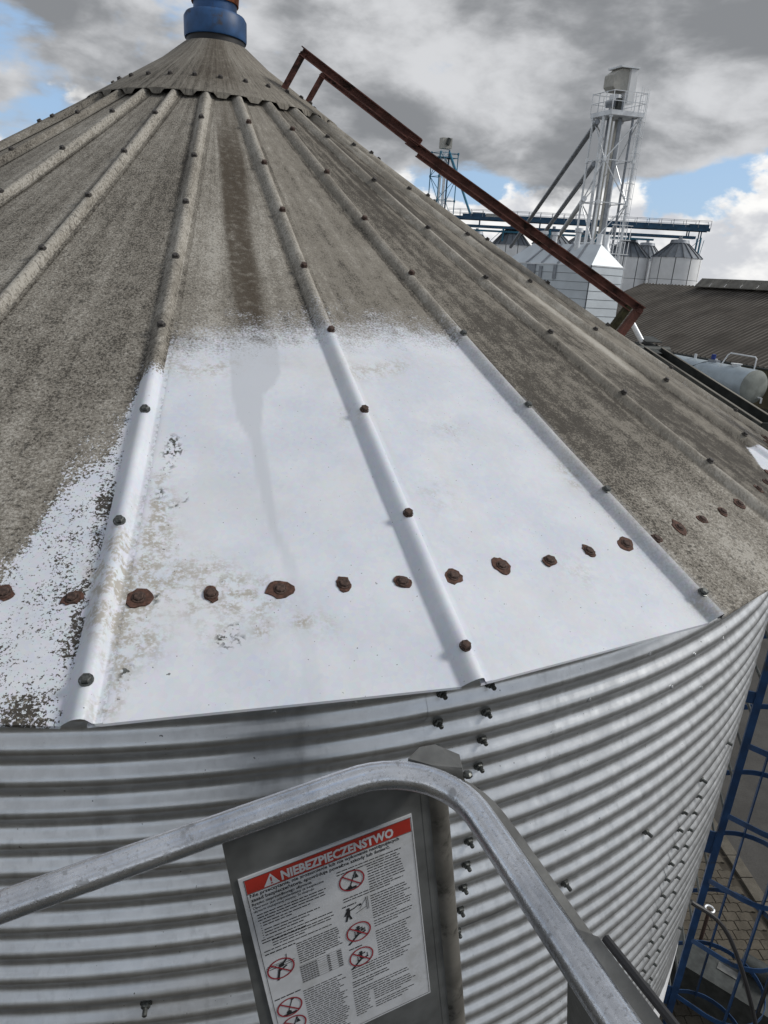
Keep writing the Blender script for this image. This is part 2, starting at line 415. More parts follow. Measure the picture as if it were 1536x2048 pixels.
o = link('brick_field', rest.mesh('brick_field', M_BRICK), paving); o['kind'] = 'stuff'
km = MB().box((-0.095, -0.195, -0.01), (0.095, 0.195, 0.03)).mesh('kerb_stone', M_KERB)
for i in range(26):
    y = -4 + i * 0.4
    link('kerb_stone', km, paving, Matrix.Translation((kerb_x(y), y, random.uniform(-.004, .004))) @ Matrix.Rotation(rot, 4, 'Z'))

# ------------------------------------------------------------------ grain silo
S = 4.2; N = 28; DE = 2 * math.pi / N; T0 = -0.07698; AL = 0.52433; CAV = -0.07635; TA = math.tan(AL)
def zr(r): q = r / S; return EAVE_Z + S * ((1 - q) * TA + CAV * q * (1 - q))
def slope(r): return TA - CAV * (1 - 2 * r / S)
def gen_n(phi, r):
    sl = slope(r); return Vector((math.sin(phi) * sl, -math.cos(phi) * sl, 1)).normalized()
def gen(phi, r, h=0.0, w=0.0):
    return Vector((r*math.sin(phi) + w*math.cos(phi), -r*math.cos(phi) + w*math.sin(phi), zr(r))) + gen_n(phi, r) * h
silo = thing('grain_silo', 'corrugated galvanised grain silo with ribbed conical roof, part cleaned to bright metal', 'silo', (0, 0, 0))
silo['label'] = 'large round silo with corrugated wall and lichen-stained ribbed cone roof, partly cleaned white'

HB, HH = 0.038, 0.033
PROF = [(-HB, 0.0), (-0.034, 0.003), (-0.026, 0.012), (-0.016, 0.022), (-0.006, 0.0295), (0.003, HH), (0.012, HH), (0.020, 0.029), (0.026, 0.019), (0.031, 0.009), (0.036, 0.005), (0.0385, 0.0045), (0.053, 0.0045)]
def lerp_tab(tab, x):
    if x <= tab[0][0]: return tab[0][1]
    for (x0, y0), (x1, y1) in zip(tab, tab[1:]):
        if x <= x1: return y0 + (y1 - y0) * (x - x0) / (x1 - x0)
    return tab[-1][1]
TOP = [(0.0, 2.98), (0.06, 2.93), (0.22, 2.862), (0.4, 2.841), (0.7, 2.80), (0.97, 2.76), (1.13, 2.796), (1.41, 2.767), (1.75, 2.786), (1.95, 2.825), (2.1, 2.79)]
WEDGE = [(-1.0, 4.5), (-0.55, 4.12), (-0.40, 3.97), (-0.31, 3.86), (-0.27, 3.72), (-0.25, 3.57), (-0.166, 3.46), (-0.10, 3.40), (-0.062, 3.16), (-0.045, 3.06), (0.1, 3.03)]
FL = [(2.84, .395), (3.12, .388), (3.26, .411), (3.35, .459), (3.52, .474), (3.70, .500), (3.80, .529), (3.95, .54)]
FR = [(2.82, .678), (3.03, .655), (3.10, .60), (3.14, .546), (3.30, .515), (3.52, .523), (3.70, .530), (3.80, .570), (3.95, .59)]
BS_L = [(0.8, .25), (1.02, .293), (1.55, .373), (2.08, .387), (2.48, .417), (2.74, .449), (2.9, .45)]
BS_R = [(0.8, .84), (1.0, .797), (1.52, .75), (2.06, .651), (2.47, .644), (2.73, .625), (2.9, .62)]
BLOBS = [(.107,3.51,.030,.9),(.125,3.58,.035,1),(.118,3.67,.03,.9),(.097,3.80,.035,.8),(.081,3.97,.05,1.1),(.07,4.06,.04,1.2),(.076,4.13,.03,.9),(.281,3.823,.05,.55),
         (.444,4.013,.022,1.3),(.559,3.988,.022,1.3),(.24,3.916,.04,.9),(.387,3.896,.05,.8),(-.008,3.80,.05,1.5),(.022,3.868,.055,1.6),(.022,3.951,.05,1.5),(.01,3.73,.04,1.1),
         (.12,3.74,.06,.6),(.16,3.87,.05,.7),(.48,3.89,.05,.5),(.35,3.94,.06,.45),(.95,3.25,.06,.45),(1.95,3.56,.05,.9),(1.45,3.33,.08,.35),(1.93,3.62,.03,.8),(2.0,4.15,.05,.9),(.05,4.17,.03,1.0),(.3,4.0,.05,.4),(.10,3.62,.05,.9),(.13,3.72,.045,.9),(.09,3.88,.06,1.0),(.2,3.82,.05,.7),(.33,3.86,.06,.6),(.14,4.02,.05,.8),(.45,3.95,.05,.6),(.62,4.0,.04,.5),(1.6,3.95,.06,.4),(1.2,3.6,.08,.35)]
CRUST = [(.135,3.351,.028),(.15,3.392,.035),(.131,3.403,.03),(.204,3.577,.014),(.346,4.039,.014),(.14,3.45,.02),(.36,4.0,.02),(.12,3.48,.02),(.17,3.60,.016),(.115,3.56,.018),(.33,4.02,.02),(.38,4.03,.014),(.09,4.09,.02),(.14,3.9,.015)]
def sm(x, a, b):
    t = min(1, max(0, (x - a) / (b - a))); return t * t * (3 - 2 * t)
def wear(a, r, w):
    clean, edge, stain, film, beige, crust_shade, tone, grain = -1.0, 1.0, 0.0, 0.0, 0.0, 0.0, 0.0, 0.0
    mist = 0.0
    hw = HB / w
    grain = lerp_tab([(-3, 1.0), (-0.1, 1.0), (0.05, .8), (1.0, .55), (1.15, .38), (2.0, .30), (2.2, .42), (3.0, .2), (4, .1)], a)
    rb = a - round(a)
    if -1.2 < a < 2.12:
        if a > 0.062 or a > hw:
            f = r - lerp_tab(TOP, a)
            if a > 1.5:
                g_ = (2.008 - a) * w
                if g_ < f: f = g_; edge = 0.16
            clean = f * 0.9
            mist = 1 - sm(f, .1, .3)
            if f > -.1 and edge > .5: edge = .62
            if f > 0.30: edge = min(edge, 0.3)
        else:
            f = r - lerp_tab(WEDGE, a)
            clean = min(f * 0.6, 0.062) if a < -hw else f
            if a < -hw and f > -.02: tone -= 0.22 * sm(f, -.02, .06)
            edge = 0.95 if a < -hw else 0.3
            if -hw - 0.045 < a < -hw * 0.85 and r > 3.45:       # mossy strip at the foot of the rib
                clean -= 0.07 * sm(r, 3.4, 3.6) * (1 - sm(r, 3.98, 4.12)); 
            if a < -hw and r > 4.12: clean -= (r - 4.12) * 1.3 * (1 - sm(abs(a + .12), .02, .1))
    if 0.2 < a < 0.95 and r < 2.86:
        l, rr_ = lerp_tab(BS_L, r), lerp_tab(BS_R, r)
        stain = sm(a, l - .03, l + .04) * (1 - sm(a, rr_ - .05, rr_ + .06)) * (0.35 + 0.65 * sm(r, .8, 1.5))
    if 0.3 < a < 0.75 and r > 2.82:
        l, rr_ = lerp_tab(FL, r), lerp_tab(FR, r)
        film = sm(a, l - .008, l + .008) * (1 - sm(a, rr_ - .008, rr_ + .008)) * (1 - .65 * sm(r, 3.65, 3.93))
    if r > 2.7 and -0.2 < a < 2.1:
        bl = 2.985 + 0.03 * math.sin(a * 7)
        beige = 0.75 * math.exp(-((r - bl) / 0.045) ** 2) * (0.2 + 0.8 * sm(math.sin(a * 6.0 + 0.4), -0.2, 0.7))
        for (ba, br, bs, bw) in BLOBS:
            d2 = ((a - ba) * w) ** 2 + (r - br) ** 2
            if d2 < 9 * bs * bs: beige += bw * math.exp(-d2 / (bs * bs))
        for (ba, br, bs) in CRUST:
            d2 = ((a - ba) * w) ** 2 + (r - br) ** 2
            if d2 < 4 * bs * bs: crust_shade = max(crust_shade, sm(1 - math.sqrt(d2) / bs, 0, .5))
    # tonal drift on the stained sheets
    if a > 2.0:
        if 2.06 < a < 3: tone += -0.03 + 0.20 * sm(r, 3.45, 4.0) * (1 - .4 * sm(a, 2.3, 2.9)) - 0.05
        tone -= 0.04
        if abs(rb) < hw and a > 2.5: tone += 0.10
        if 2.08 < a < 2.95 and r > 3.4: grain += 0.65 * sm(r, 3.4, 3.7)
        if a > 3.1:
            tone += -0.05
            d = (a - 3.80) - 0.02 * math.sin(r * 3)
            tone += 0.26 * math.exp(-(d / 0.10) ** 2) * sm(r, 2.2, 2.5) * (1 - sm(r, 3.0, 3.3))
            if a > 3.7 and r > 3.66 + (4.0 - a) * .5: clean = (r - 3.72 - abs(3.93 - a) * .5) * (1.5 if a < 4.05 else 0) - .02; edge = .15
            tone += -0.06 * sm(a, 3.2, 3.35) * (1 - sm(a, 3.5, 3.7))
    elif a > 0.06 and r < 2.85:
        tone += 0.03
        if a > 1.2: tone += -0.035
        if 0.06 < a < 0.36: tone += 0.07
    elif a < -0.06:
        tone += -0.035 + 0.05 * sm(math.sin(a * 5.2 + 0.8), .2, .9) * (1 - sm(r, 2.6, 3.4)) + 0.03
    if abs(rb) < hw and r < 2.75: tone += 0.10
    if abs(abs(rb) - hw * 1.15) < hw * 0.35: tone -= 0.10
    return clean, edge, stain, film, beige, crust_shade, tone, grain, mist
ATTRS = ['clean', 'edge', 'stain', 'film', 'beige', 'crust_shade', 'tone', 'grain', 'mist']

def seam(t, d, k, r):                     # shade of the gap at the lapped edge, painted as a dark line
    if d > 0.052 and r > 2.9: t = t[:5] + ((0.42 if k == -1 else 0.0),) + t[6:]
    return t
# every sheet is modelled in the place of sheet 0 and turned about the silo's axis
def sheet_mesh(k, ncol, nrow, fine):
    R0 = 0.80
    ph = [T0 + i * DE for i in (0, 1, 2)]
    rows = []
    for i in range(nrow): rows.append((R0 + (S - R0) * i / (nrow - 1), 0.0))
    rows.append((S, -0.007))
    V = []; att = []
    for r, drop in rows:
        P = [Vector((r*math.sin(a), -r*math.cos(a), zr(r))) for a in ph]
        w = (P[1] - P[0]).length; t1 = (P[1] - P[0]) / w; t2 = (P[2] - P[1]) / w
        n1 = gen_n(ph[0] + DE/2, r); n2 = gen_n(ph[1] + DE/2, r); nr = gen_n(ph[1], r)
        s0, s1 = 0.02, w - HB
        cols = [(s0 + (s1 - s0) * j / ncol, 0.0) for j in range(ncol)] + [(w + d, h) for d, h in PROF]
        for s_, h in cols:
            d = s_ - w
            if d <= -HB + 1e-6: X = P[0] + t1 * s_ + n1 * h
            elif d >= HB: X = P[1] + t2 * d + n2 * h
            else:
                tt = t1 if d < 0 else t2
                X = P[1] + tt * d + nr * h
            if fine and d < -HB: X = X + n1 * (0.0018 * math.sin(s_ * 9 + k) * math.sin(r * 3.1 + k * 2))
            X = X + Vector((0, 0, drop if d <= -HB or d > HB else drop * .12))
            V.append(tuple(X))
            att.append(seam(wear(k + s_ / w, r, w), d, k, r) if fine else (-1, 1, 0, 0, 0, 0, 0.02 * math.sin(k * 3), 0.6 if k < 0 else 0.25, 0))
    nc = ncol + len(PROF)
    F = [(i*nc + j, i*nc + j + 1, (i+1)*nc + j + 1, (i+1)*nc + j) for i in range(len(rows) - 1) for j in range(nc - 1)]
    F = [f[::-1] for f in F]
    me = bpy.data.meshes.new('roof_sheet'); me.from_pydata(V, [], F); me.update(); me.materials.append(M_ROOF)
    me.shade_smooth(); me.set_sharp_from_angle(angle=rad(45))
    A = np.array(att, dtype=np.float32)
    for i, nm in enumerate(ATTRS):
        at = me.attributes.new(nm, 'FLOAT', 'POINT'); at.data.foreach_set('value', np.ascontiguousarray(A[:, i]))
    return me

def hexcap(rw, rh, hw_, hh, stud=0.0, rs=0.006):
    m = MB(); m.lathe([(rw, 0), (rw, hw_), (rh, hw_ + .001)], 14, capb=False)
    m.lathe([(rh, hw_), (rh, hh * .8), (rh * .8, hh)], 6, capt=True)
    if stud: m.lathe([(rs, hh * .8), (rs, hh + stud), (rs * .7, hh + stud + .002)], 8, capt=True)
    return m
screw_a = hexcap(0.0165, 0.0145, 0.004, 0.016).mesh('screw', M_RUST)
screw_b = hexcap(0.0165, 0.0135, 0.004, 0.015).mesh('screw', M_SCREWB)
screw_c = hexcap(0.017, 0.0135, 0.004, 0.015).mesh('screw', M_NUT)
bolt_r = hexcap(0.018, 0.0135, 0.003, 0.009).mesh('eave_bolt', M_RUST)
def flake(seed):
    rnd = random.Random(seed); n_ = 18; R_ = rnd.uniform(0.022, 0.036); m = MB()
    base = [R_ * (1 + 0.10 * math.sin(i * 2 * math.pi / n_ * 2 + seed) + rnd.uniform(-.14, .14)) for i in range(n_)]
    vs = [(0, 0, 0.0025)] + [(q * math.cos(2*math.pi*i/n_), q * 0.85 * math.sin(2*math.pi*i/n_), 0.0015) for i, q in enumerate(base)] \
        + [(q * 1.03 * math.cos(2*math.pi*i/n_), q * 0.88 * math.sin(2*math.pi*i/n_), -0.002) for i, q in enumerate(base)]
    fs = [(0, 1 + i, 1 + (i+1) % n_) for i in range(n_)] + [(1 + i, 1 + n_ + i, 1 + n_ + (i+1) % n_, 1 + (i+1) % n_) for i in range(n_)]
    return m.add(vs, fs).mesh('rust_flake', M_RUSTP)
flakes = [flake(i) for i in range(9)]
R8, SS, QQ = 0.98006, -0.10146, -0.00324
screw_r = [S * (R8 + (7 - j) * SS + QQ * (7 - j) * j * .1) for j in range(8)]
plain_l = sheet_mesh(-9, 8, 24, False); plain_r = sheet_mesh(9, 8, 24, False)
bolt_a = [0.094, 0.301, 0.510, 0.713, 0.908]
for k in range(-13, 15):
    if -3 <= k <= 4:
        fine = k in (-1, 0, 1)
        me = sheet_mesh(k, 62 if fine else 40, 200 if fine else 130, True)
    else: me = plain_l if k < 0 else plain_r
    sh = link('roof_sheet', me, silo, Matrix.Rotation(k * DE, 4, 'Z'))
    if not -6 <= k <= 10: continue
    for j, r in enumerate(screw_r):
        ph = T0 + DE
        sc = screw_a if k in (0, 1) else screw_b
        if k == -1 and j >= 5 or k == 1 and j >= 4: sc = screw_c
        pnt = gen(ph, r + random.uniform(-.006, .006), HH - 0.002, .006 + random.uniform(-.003, .003))
        link('screw', sc, sh, frame(pnt, gen_n(ph, r) + Vector((random.uniform(-.05, .05), random.uniform(-.05, .05), 0)), (math.cos(j), math.sin(j), 0)))
    if -4 <= k <= 5:
        for j, a in enumerate(bolt_a):
            r = 3.893 + random.uniform(-.006, .006)
            p0 = Vector((r*math.sin(T0), -r*math.cos(T0), zr(r))); p1 = Vector((r*math.sin(T0+DE), -r*math.cos(T0+DE), zr(r)))
            pnt = p0.lerp(p1, a); nn = gen_n(T0 + DE/2, r)
            fk = link('rust_flake', flakes[(k * 5 + j) % 9], sh, frame(pnt + nn * 0.002, nn, (math.cos(k*3+j*1.7), math.sin(k*3+j*1.7), 0)))
            link('eave_bolt', bolt_r, sh, frame(pnt + nn * 0.003, nn, (1, j, 0)))

# collar at the top: cone skirt with tabs folded down between the ribs
cm_ = MB(); steps = 8
RT, RL, CH = 0.185, 0.83, 0.038
prof_r = [RT, 0.35, 0.5, 0.65, RL]
cols = N * steps
def cp(phi_i, r, h):
    if r > RL: return gen(T0 + DE * phi_i, r, h)
    q = (RL - r) / (RL - RT)
    return gen(T0 + DE * phi_i, RL, h).lerp(gen(T0 + DE * phi_i, RT, h), q)
V = []; 
for r in prof_r:
    for i in range(cols): V.append(tuple(cp(i / steps, r, CH + (0.02 if r < 0.3 else 0))))
for i in range(cols):
    fr = (i % steps) / steps
    dist = min(fr, 1 - fr)
    tab = sm(dist, 0.24, 0.30)
    V.append(tuple(cp(i / steps, RL + 0.006 + 0.014 * tab, CH - 0.003 - (CH - 0.016) * tab)))
F = [(q*cols + i, q*cols + (i+1) % cols, (q+1)*cols + (i+1) % cols, (q+1)*cols + i) for q in range(len(prof_r)) for i in range(cols)]
me = bpy.data.meshes.new('roof_collar'); me.from_pydata(V, [], [f[::-1] for f in F]); me.update(); me.materials.append(M_ROOF)
me.shade_smooth(); me.set_sharp_from_angle(angle=rad(25))
for nm, val in zip(ATTRS, (-1, 1, 0, 0, 0, 0, -0.02, 0.45, 0)):
    at = me.attributes.new(nm, 'FLOAT', 'POINT')
    vals = [val] * len(V)
    if nm == 'stain':
        vals = [0.65 * sm(math.cos(math.atan2(v[0], -v[1])), .965, .995) if v[2] > zr(.7) else 0 for v in V]
    at.data.foreach_set('value', vals)
collar = link('roof_collar', me, silo)
for i in range(N):
    p = cp(i + 0.5, 0.655, CH); link('collar_bolt', screw_b, collar, frame(p, gen_n(T0 + DE * (i + .5), .655)))

# corrugated wall
PITCH = 0.1; Z1 = EAVE_Z - 0.15; RM, AMP = 4.016, 0.0122
def wall_r(z): return RM - AMP * math.cos(2 * math.pi * (z - Z1) / PITCH)
SHEET = 2 * math.pi / 8
def wall_sheet(z0, z1):
    nz = int(round((z1 - z0) / PITCH * 10)); na = 48; m = MB()
    for i in range(nz + 1):
        z = z0 + (z1 - z0) * i / nz
        for j in range(na + 1):
            t = j / na; a = t * (SHEET + 0.055)
            rr = wall_r(z) + 0.003 * (1 - sm(t, 0.92, 0.97)) + 0.0016 * mnoise.noise((a * 9, z * 2.2, z0 * 7)) + 0.0008 * mnoise.noise((a * 30, z * 11, 3.3))
            m.v.append((rr * math.sin(a - .055), -rr * math.cos(a - .055), z))
    k = na + 1
    m.f = [(i*k + j, i*k + j + 1, (i+1)*k + j + 1, (i+1)*k + j) for i in range(nz) for j in range(na)]
    return m.mesh('wall_sheet', M_WALL, True, 60)
ZJ = Z1 - 10 * PITCH; ZJ2 = ZJ - 13 * PITCH; ZB = EAVE_Z - 3.06
A1, A2 = 0.1938, 0.569
nut = hexcap(0.0165, 0.0130, 0.004, 0.015, 0.015, 0.0070).mesh('wall_bolt', M_NUT)
nutb = hexcap(0.018, 0.0140, 0.004, 0.017, 0.020, 0.0075).mesh('wall_bolt', M_NUT)
rivet = hexcap(0.008, 0.004, 0.002, 0.004).mesh('wall_rivet', M_WALL)
rings = [(ZJ - 0.02, EAVE_Z + 0.07, A1, 11, Z1), (ZJ2 - 0.02, ZJ + 0.02, A2, 13, ZJ - PITCH), (ZB, ZJ2 + 0.02, A1, 7, ZJ2 - PITCH)]
for q, (z0, z1, aa, nb, zt) in enumerate(rings):
    me = wall_sheet(z0, z1)
    for s_ in range(8):
        # the sheet's left edge laps over its neighbour at the bolted seam
        tilt = Matrix.Diagonal((1 + 0.0004 * (q % 2), 1 + 0.0004 * (q % 2), 1, 1))
        base = aa + s_ * SHEET
        ws = link('wall_sheet', me, silo, Matrix.Rotation(base, 4, 'Z') @ tilt)
        if s_ not in (0, 7, 1): continue
        for col in (-0.043, -0.003):
            for j in range(nb):
                z = zt - j * PITCH
                if z < z0: continue
                rr = wall_r(z) + 0.003
                a = col + random.uniform(-.0006, .0006)
                d = Vector((math.sin(a), -math.cos(a), 0))
                link('wall_bolt', nut, ws, frame(d * rr + Vector((0, 0, z)), d + Vector((0, 0, random.uniform(-.08, .02))), (0, 0, 1)))
for a, z in [(.436, ZJ), (.312, ZJ), (-.064, ZJ), (.564, ZJ), (.18, ZJ), (-.19, ZJ), (.66, ZJ), (.555, ZJ2), (.44, ZJ2), (.67, ZJ2)]:
    d = Vector((math.sin(a), -math.cos(a), 0))
    link('wall_bolt', nutb, silo, frame(d * (wall_r(z) + .004) + Vector((0, 0, z)), d + Vector((0, 0, -.15)), (0, 0, 1)))
for a, z in [(.292, -.3), (.36, -.2), (.30, -.115), (.44, -.30), (.50, -.31), (.475, -.50), (.41, -.40), (.085, -.13), (.03, -.13), (-.08, -.135), (.56, -.2)]:
    d = Vector((math.sin(a), -math.cos(a), 0)); z += EAVE_Z
    link('wall_rivet', rivet, silo, frame(d * (wall_r(z) + .003) + Vector((0, 0, z)), d))
sk = MB().lathe([(4.03, ZB + 0.03), (4.036, ZB - 0.01), (4.05, 3.0), (4.05, 2.6), (3.9, 2.55), (1.0, 0.95), (0.4, 0.6), (0.4, 0.45)], 72)
part('bottom_skirt', sk, M_SKIRT, silo, True, 20)
for i in range(8):
    a = A1 + i * SHEET + .3
    part('leg', MB().beam((3.85*math.sin(a), -3.85*math.cos(a), 0), (3.85*math.sin(a), -3.85*math.cos(a), 2.7), .2, .2, (math.sin(a), -math.cos(a), 0)), M_DARKSTEEL, silo)

# ------------------------------------------------------------------ filling pipe on top
zt = zr(RT) + 0.045
pipe = thing('filling_pipe', 'blue flanged filling pipe with orange elbow on the roof peak of the round silo', 'pipe', (0, 0, zt))
part('gasket', MB().lathe([(0.15, -.06), (0.193, -.05), (0.193, 0.05), (0.15, .05)], 40, (0, 0, zt)), M_BLACK, pipe, True)
part('flange', MB().lathe([(0.14, 0.045), (0.203, 0.045), (0.207, 0.055), (0.207, 0.165), (0.195, 0.185), (0.14, 0.195)], 40, (0, 0, zt)), M_BLUE, pipe, True)
part('neck', MB().lathe([(0.143, 0.18), (0.142, 0.27), (0.150, 0.272), (0.150, .285)], 32, (0, 0, zt)), M_BLUE, pipe, True)
el = [Vector((0, 0, zt + 0.255))] + [Vector((0.30 - 0.30 * math.cos(t), -.06 * math.sin(t), zt + 0.275 + 0.34 * math.sin(t))) for t in np.linspace(0, 1.45, 8)] + [Vector((1.4, -.15, zt + 0.70))]
part('elbow', MB().tube(el, [0.155] * len(el), 24), M_ORANGE, pipe, True)

# ------------------------------------------------------------------ handrails of the roof ladder
PHI = 1.162
def hr_pt(r, h, w): return gen(PHI, r, h, w)
def handrail(w, lab, bot_mat, r_top):
    rl = thing('roof_handrail', lab, 'handrail', gen(PHI, 2.9, 0, w))
    nrm = gen_n(PHI, 1.7)
    H = 0.248
    part('post', MB().beam(hr_pt(r_top, -0.01, w), hr_pt(r_top, H, w), .04, .04, (0, 1, 0)), M_BROWN, rl)
    rm = 1.36
    for r0, r1, dh in ((r_top - .012, rm, 0.0), (rm - 0.07, 2.925, -0.034)):
        a, b = hr_pt(r0, H + dh, w), hr_pt(r1, H + dh, w)
        m = MB().beam(a, b, 0.006, 0.045, nrm)
        sdv = (b - a).cross(nrm).normalized()
        m.beam(a + nrm * 0.022 + sdv * 0.022, b + nrm * 0.022 + sdv * 0.022, 0.045, 0.006, nrm)
        m.beam(a - nrm * 0.020 + sdv * 0.018, b - nrm * 0.020 + sdv * 0.018, 0.03, 0.006, nrm)
        part('rail', m, M_BROWN, rl)
    part('post', MB().beam(hr_pt(2.905, -0.01, w), hr_pt(2.905, H - .03, w), .045, .045, (0, 1, 0)), bot_mat, rl)
    part('foot_plate', MB().obox(hr_pt(2.86, 0.0, w - .05), (gen(PHI, 2.95) - gen(PHI, 2.86)), Vector((math.cos(PHI), math.sin(PHI), 0)) * .1, nrm * .012), M_BROWN, rl)
    return rl
handrail(-0.237, 'upper of the two rust-brown angle-iron handrails along the right roof slope', M_BROWN, 0.563)
handrail(0.237, 'lower of the two rust-brown roof handrails, with a mossy bottom post', M_OLIVE, 0.563)

# ------------------------------------------------------------------ inclined trough beyond the eave
ta_, tb_ = survey(33.9, -3.95, 8.1), survey(43.5, -8.75, 6.5)
tr = thing('conveyor_trough', 'dark sloping steel trough running just past the far eave below the brown handrail', 'trough', tb_)
d = (tb_ - ta_); sdv = d.cross(Vector((0, 0, 1))).normalized(); upv = sdv.cross(d).normalized()
part('trough_floor', MB().obox(ta_ - sdv * .10 - upv * .10, d, sdv * .2, upv * .006), M_DARKSTEEL, tr)
for s_ in (-1, 1):
    part('trough_side', MB().obox(ta_ + sdv * (.1 * s_) - upv * .1, d, sdv * .004, upv * .12), M_DARKSTEEL, tr)
    part('rim', MB().obox(ta_ + sdv * (.1 * s_ - .012) + upv * .02, d, sdv * .024, upv * .006), M_BRIDGE, tr)
part('end_plate', MB().obox(tb_ - sdv * .1 - upv * .1, d.normalized() * .008, sdv * .2, upv * .13), M_DARKSTEEL, tr)
hd = MB()
hd.obox(ta_ - sdv * .10 - upv * .12 - d.normalized() * .10, d.normalized() * .2, sdv * .2, upv * .13)
hd.obox(ta_ - sdv * .14 + upv * .05 - d.normalized() * .16, d.normalized() * .2, sdv * .2, upv * .008)
hd.obox(ta_ - sdv * .02 + upv * .0 + d.normalized() * .02, d.normalized() * .25, sdv * .16, upv * .008)
hd.tube([ta_ + sdv * .2 - upv * .02 + d.normalized() * .1, ta_ - sdv * .2 - upv * .02 + d.normalized() * .1], .05, 12)
part('head_gear', hd, M_DARKSTEEL, tr)
part('drop_pipe', MB().tube([survey(32.3, -2.1, 8.2), survey(33.5, -3.75, 8.1)], .030, 14), M_GALVF, tr, True)
for f_ in (.25, .8):
    p = ta_.lerp(tb_, f_) - upv * .1; a = math.atan2(p.x, -p.y)
    part('bracket', MB().beam(p, (4.0 * math.sin(a), -4.0 * math.cos(a), p.z - .25), .04, .04), M_DARKSTEEL, tr)

# ------------------------------------------------------------------ caged ladder
def wp(az, r, z): a = rad(az); return Vector((r * math.sin(a), -r * math.cos(a), z))
lad = thing('caged_ladder', 'blue caged access ladder fixed to the corrugated silo wall', 'ladder', wp(60, 4.22, 0))
LZ0, LZ1 = 0.0, EAVE_Z + 0.9
LA, LB, LR = 57.0, 63.3, 4.22
rdir = wp(60.15, 1, 0); tdir = Vector((math.cos(rad(60.15)), math.sin(rad(60.15)), 0))
for az in (LA, LB):
    part('stile', MB().beam(wp(az, LR, LZ0), wp(az, LR, LZ1), .024, .05, rdir), M_BLUEL, lad)
for i in range(27):
    z = 0.3 + i * 0.28
    part('rung', MB().tube([wp(LA, LR, z), wp(LB, LR, z)], .011, 8), M_DARKSTEEL, lad)
mid = (wp(LA, LR, 0) + wp(LB, LR, 0)) / 2
half = (wp(LB, LR, 0) - wp(LA, LR, 0)).length / 2
def hoop_pts(z, rr=0.36, nn=20):
    cen = mid + rdir * 0.36; pts = [wp(LA, LR, z)]
    for i in range(nn + 1):
        t = math.pi * (-0.62 + 1.24 * i / nn)
        pts.append(cen + rdir * (rr * math.cos(t)) - tdir * (-rr * math.sin(t)) + Vector((0, 0, z)))
    pts.append(wp(LB, LR, z)); return pts
def strap(pts, h=.045, th=.006):
    m = MB(); 
    for i, p in enumerate(pts):
        a = pts[max(i-1, 0)]; b = pts[min(i+1, len(pts)-1)]; t = (b - a).normalized(); nr_ = Vector((t.y, -t.x, 0)).normalized()
        for dn, dzz in ((0, -h/2), (th, -h/2), (th, h/2), (0, h/2)): m.v.append(tuple(p + nr_ * dn + Vector((0, 0, dzz))))
    for i in range(len(pts) - 1):
        for j in range(4): m.f.append((i*4+j, i*4+(j+1) % 4, (i+1)*4+(j+1) % 4, (i+1)*4+j))
    m.f += [(0,1,2,3), tuple((len(pts)-1)*4 + j for j in (3,2,1,0))]
    return m
hz = [EAVE_Z + 0.50 - 0.62 * i for i in range(10)]
for z in hz: part('cage_hoop', strap(hoop_pts(z)), M_BLUEL, lad, True, 30)
for t in (-0.5, -0.25, 0.0, 0.25, 0.5):
    cen = mid + rdir * 0.36; q = cen + rdir * (.353 * math.cos(math.pi * t)) + tdir * (.353 * math.sin(math.pi * t))
    part('cage_bar', MB().beam(q + Vector((0, 0, hz[-1] - .02)), q + Vector((0, 0, hz[0] + .02)), .010, .032, tdir), M_BLACK if t in (-.25, .25) else M_BLUEL, lad)
for z in (EAVE_Z - 0.75, EAVE_Z - 1.65, EAVE_Z - 2.98, EAVE_Z - 4.6):
    for az in (LA, LB):
        o = part('wall_bracket', MB().obox(wp(az, 3.99, z), wp(az, LR + .02, 0) - wp(az, 3.99, 0), tdir * .012, Vector((0, 0, .09 if z > EAVE_Z - 2 else .2))), M_BLUEL, lad)
part('diagonal_brace', MB().beam(wp(LA - 2, 4.0, EAVE_Z - .45), wp(LA, LR, EAVE_Z - .98), .05, .05), M_BLUEL, lad)

# cable hanging from the wall
cab = [wp(49.2, 4.06, EAVE_Z - 2.95), wp(50.5, 4.35, EAVE_Z - 3.2), wp(53, 4.75, EAVE_Z - 4.2), wp(53.5, 4.9, EAVE_Z - 5.1), wp(52, 4.9, EAVE_Z - 5.9), wp(50, 4.8, EAVE_Z - 6.6), wp(49, 4.8, 0.03)]
pts = []
for i in range(len(cab) - 1):
    p0_, p1_, p2_, p3_ = cab[max(i-1, 0)], cab[i], cab[i+1], cab[min(i+2, len(cab)-1)]
    for t in np.linspace(0, 1, 7)[:-1]:
        pts.append(0.5 * ((2*p1_) + (p2_-p0_)*t + (2*p0_-5*p1_+4*p2_-p3_)*t*t + (3*p1_-p0_-3*p2_+p3_)*t**3))
pts.append(cab[-1])
o = link('power_cable', MB().tube(pts, .016, 8).mesh('power_cable', M_BLACK, True)); o['label'] = 'black cable hanging from silo wall beside the blue ladder'; o['category'] = 'cable'

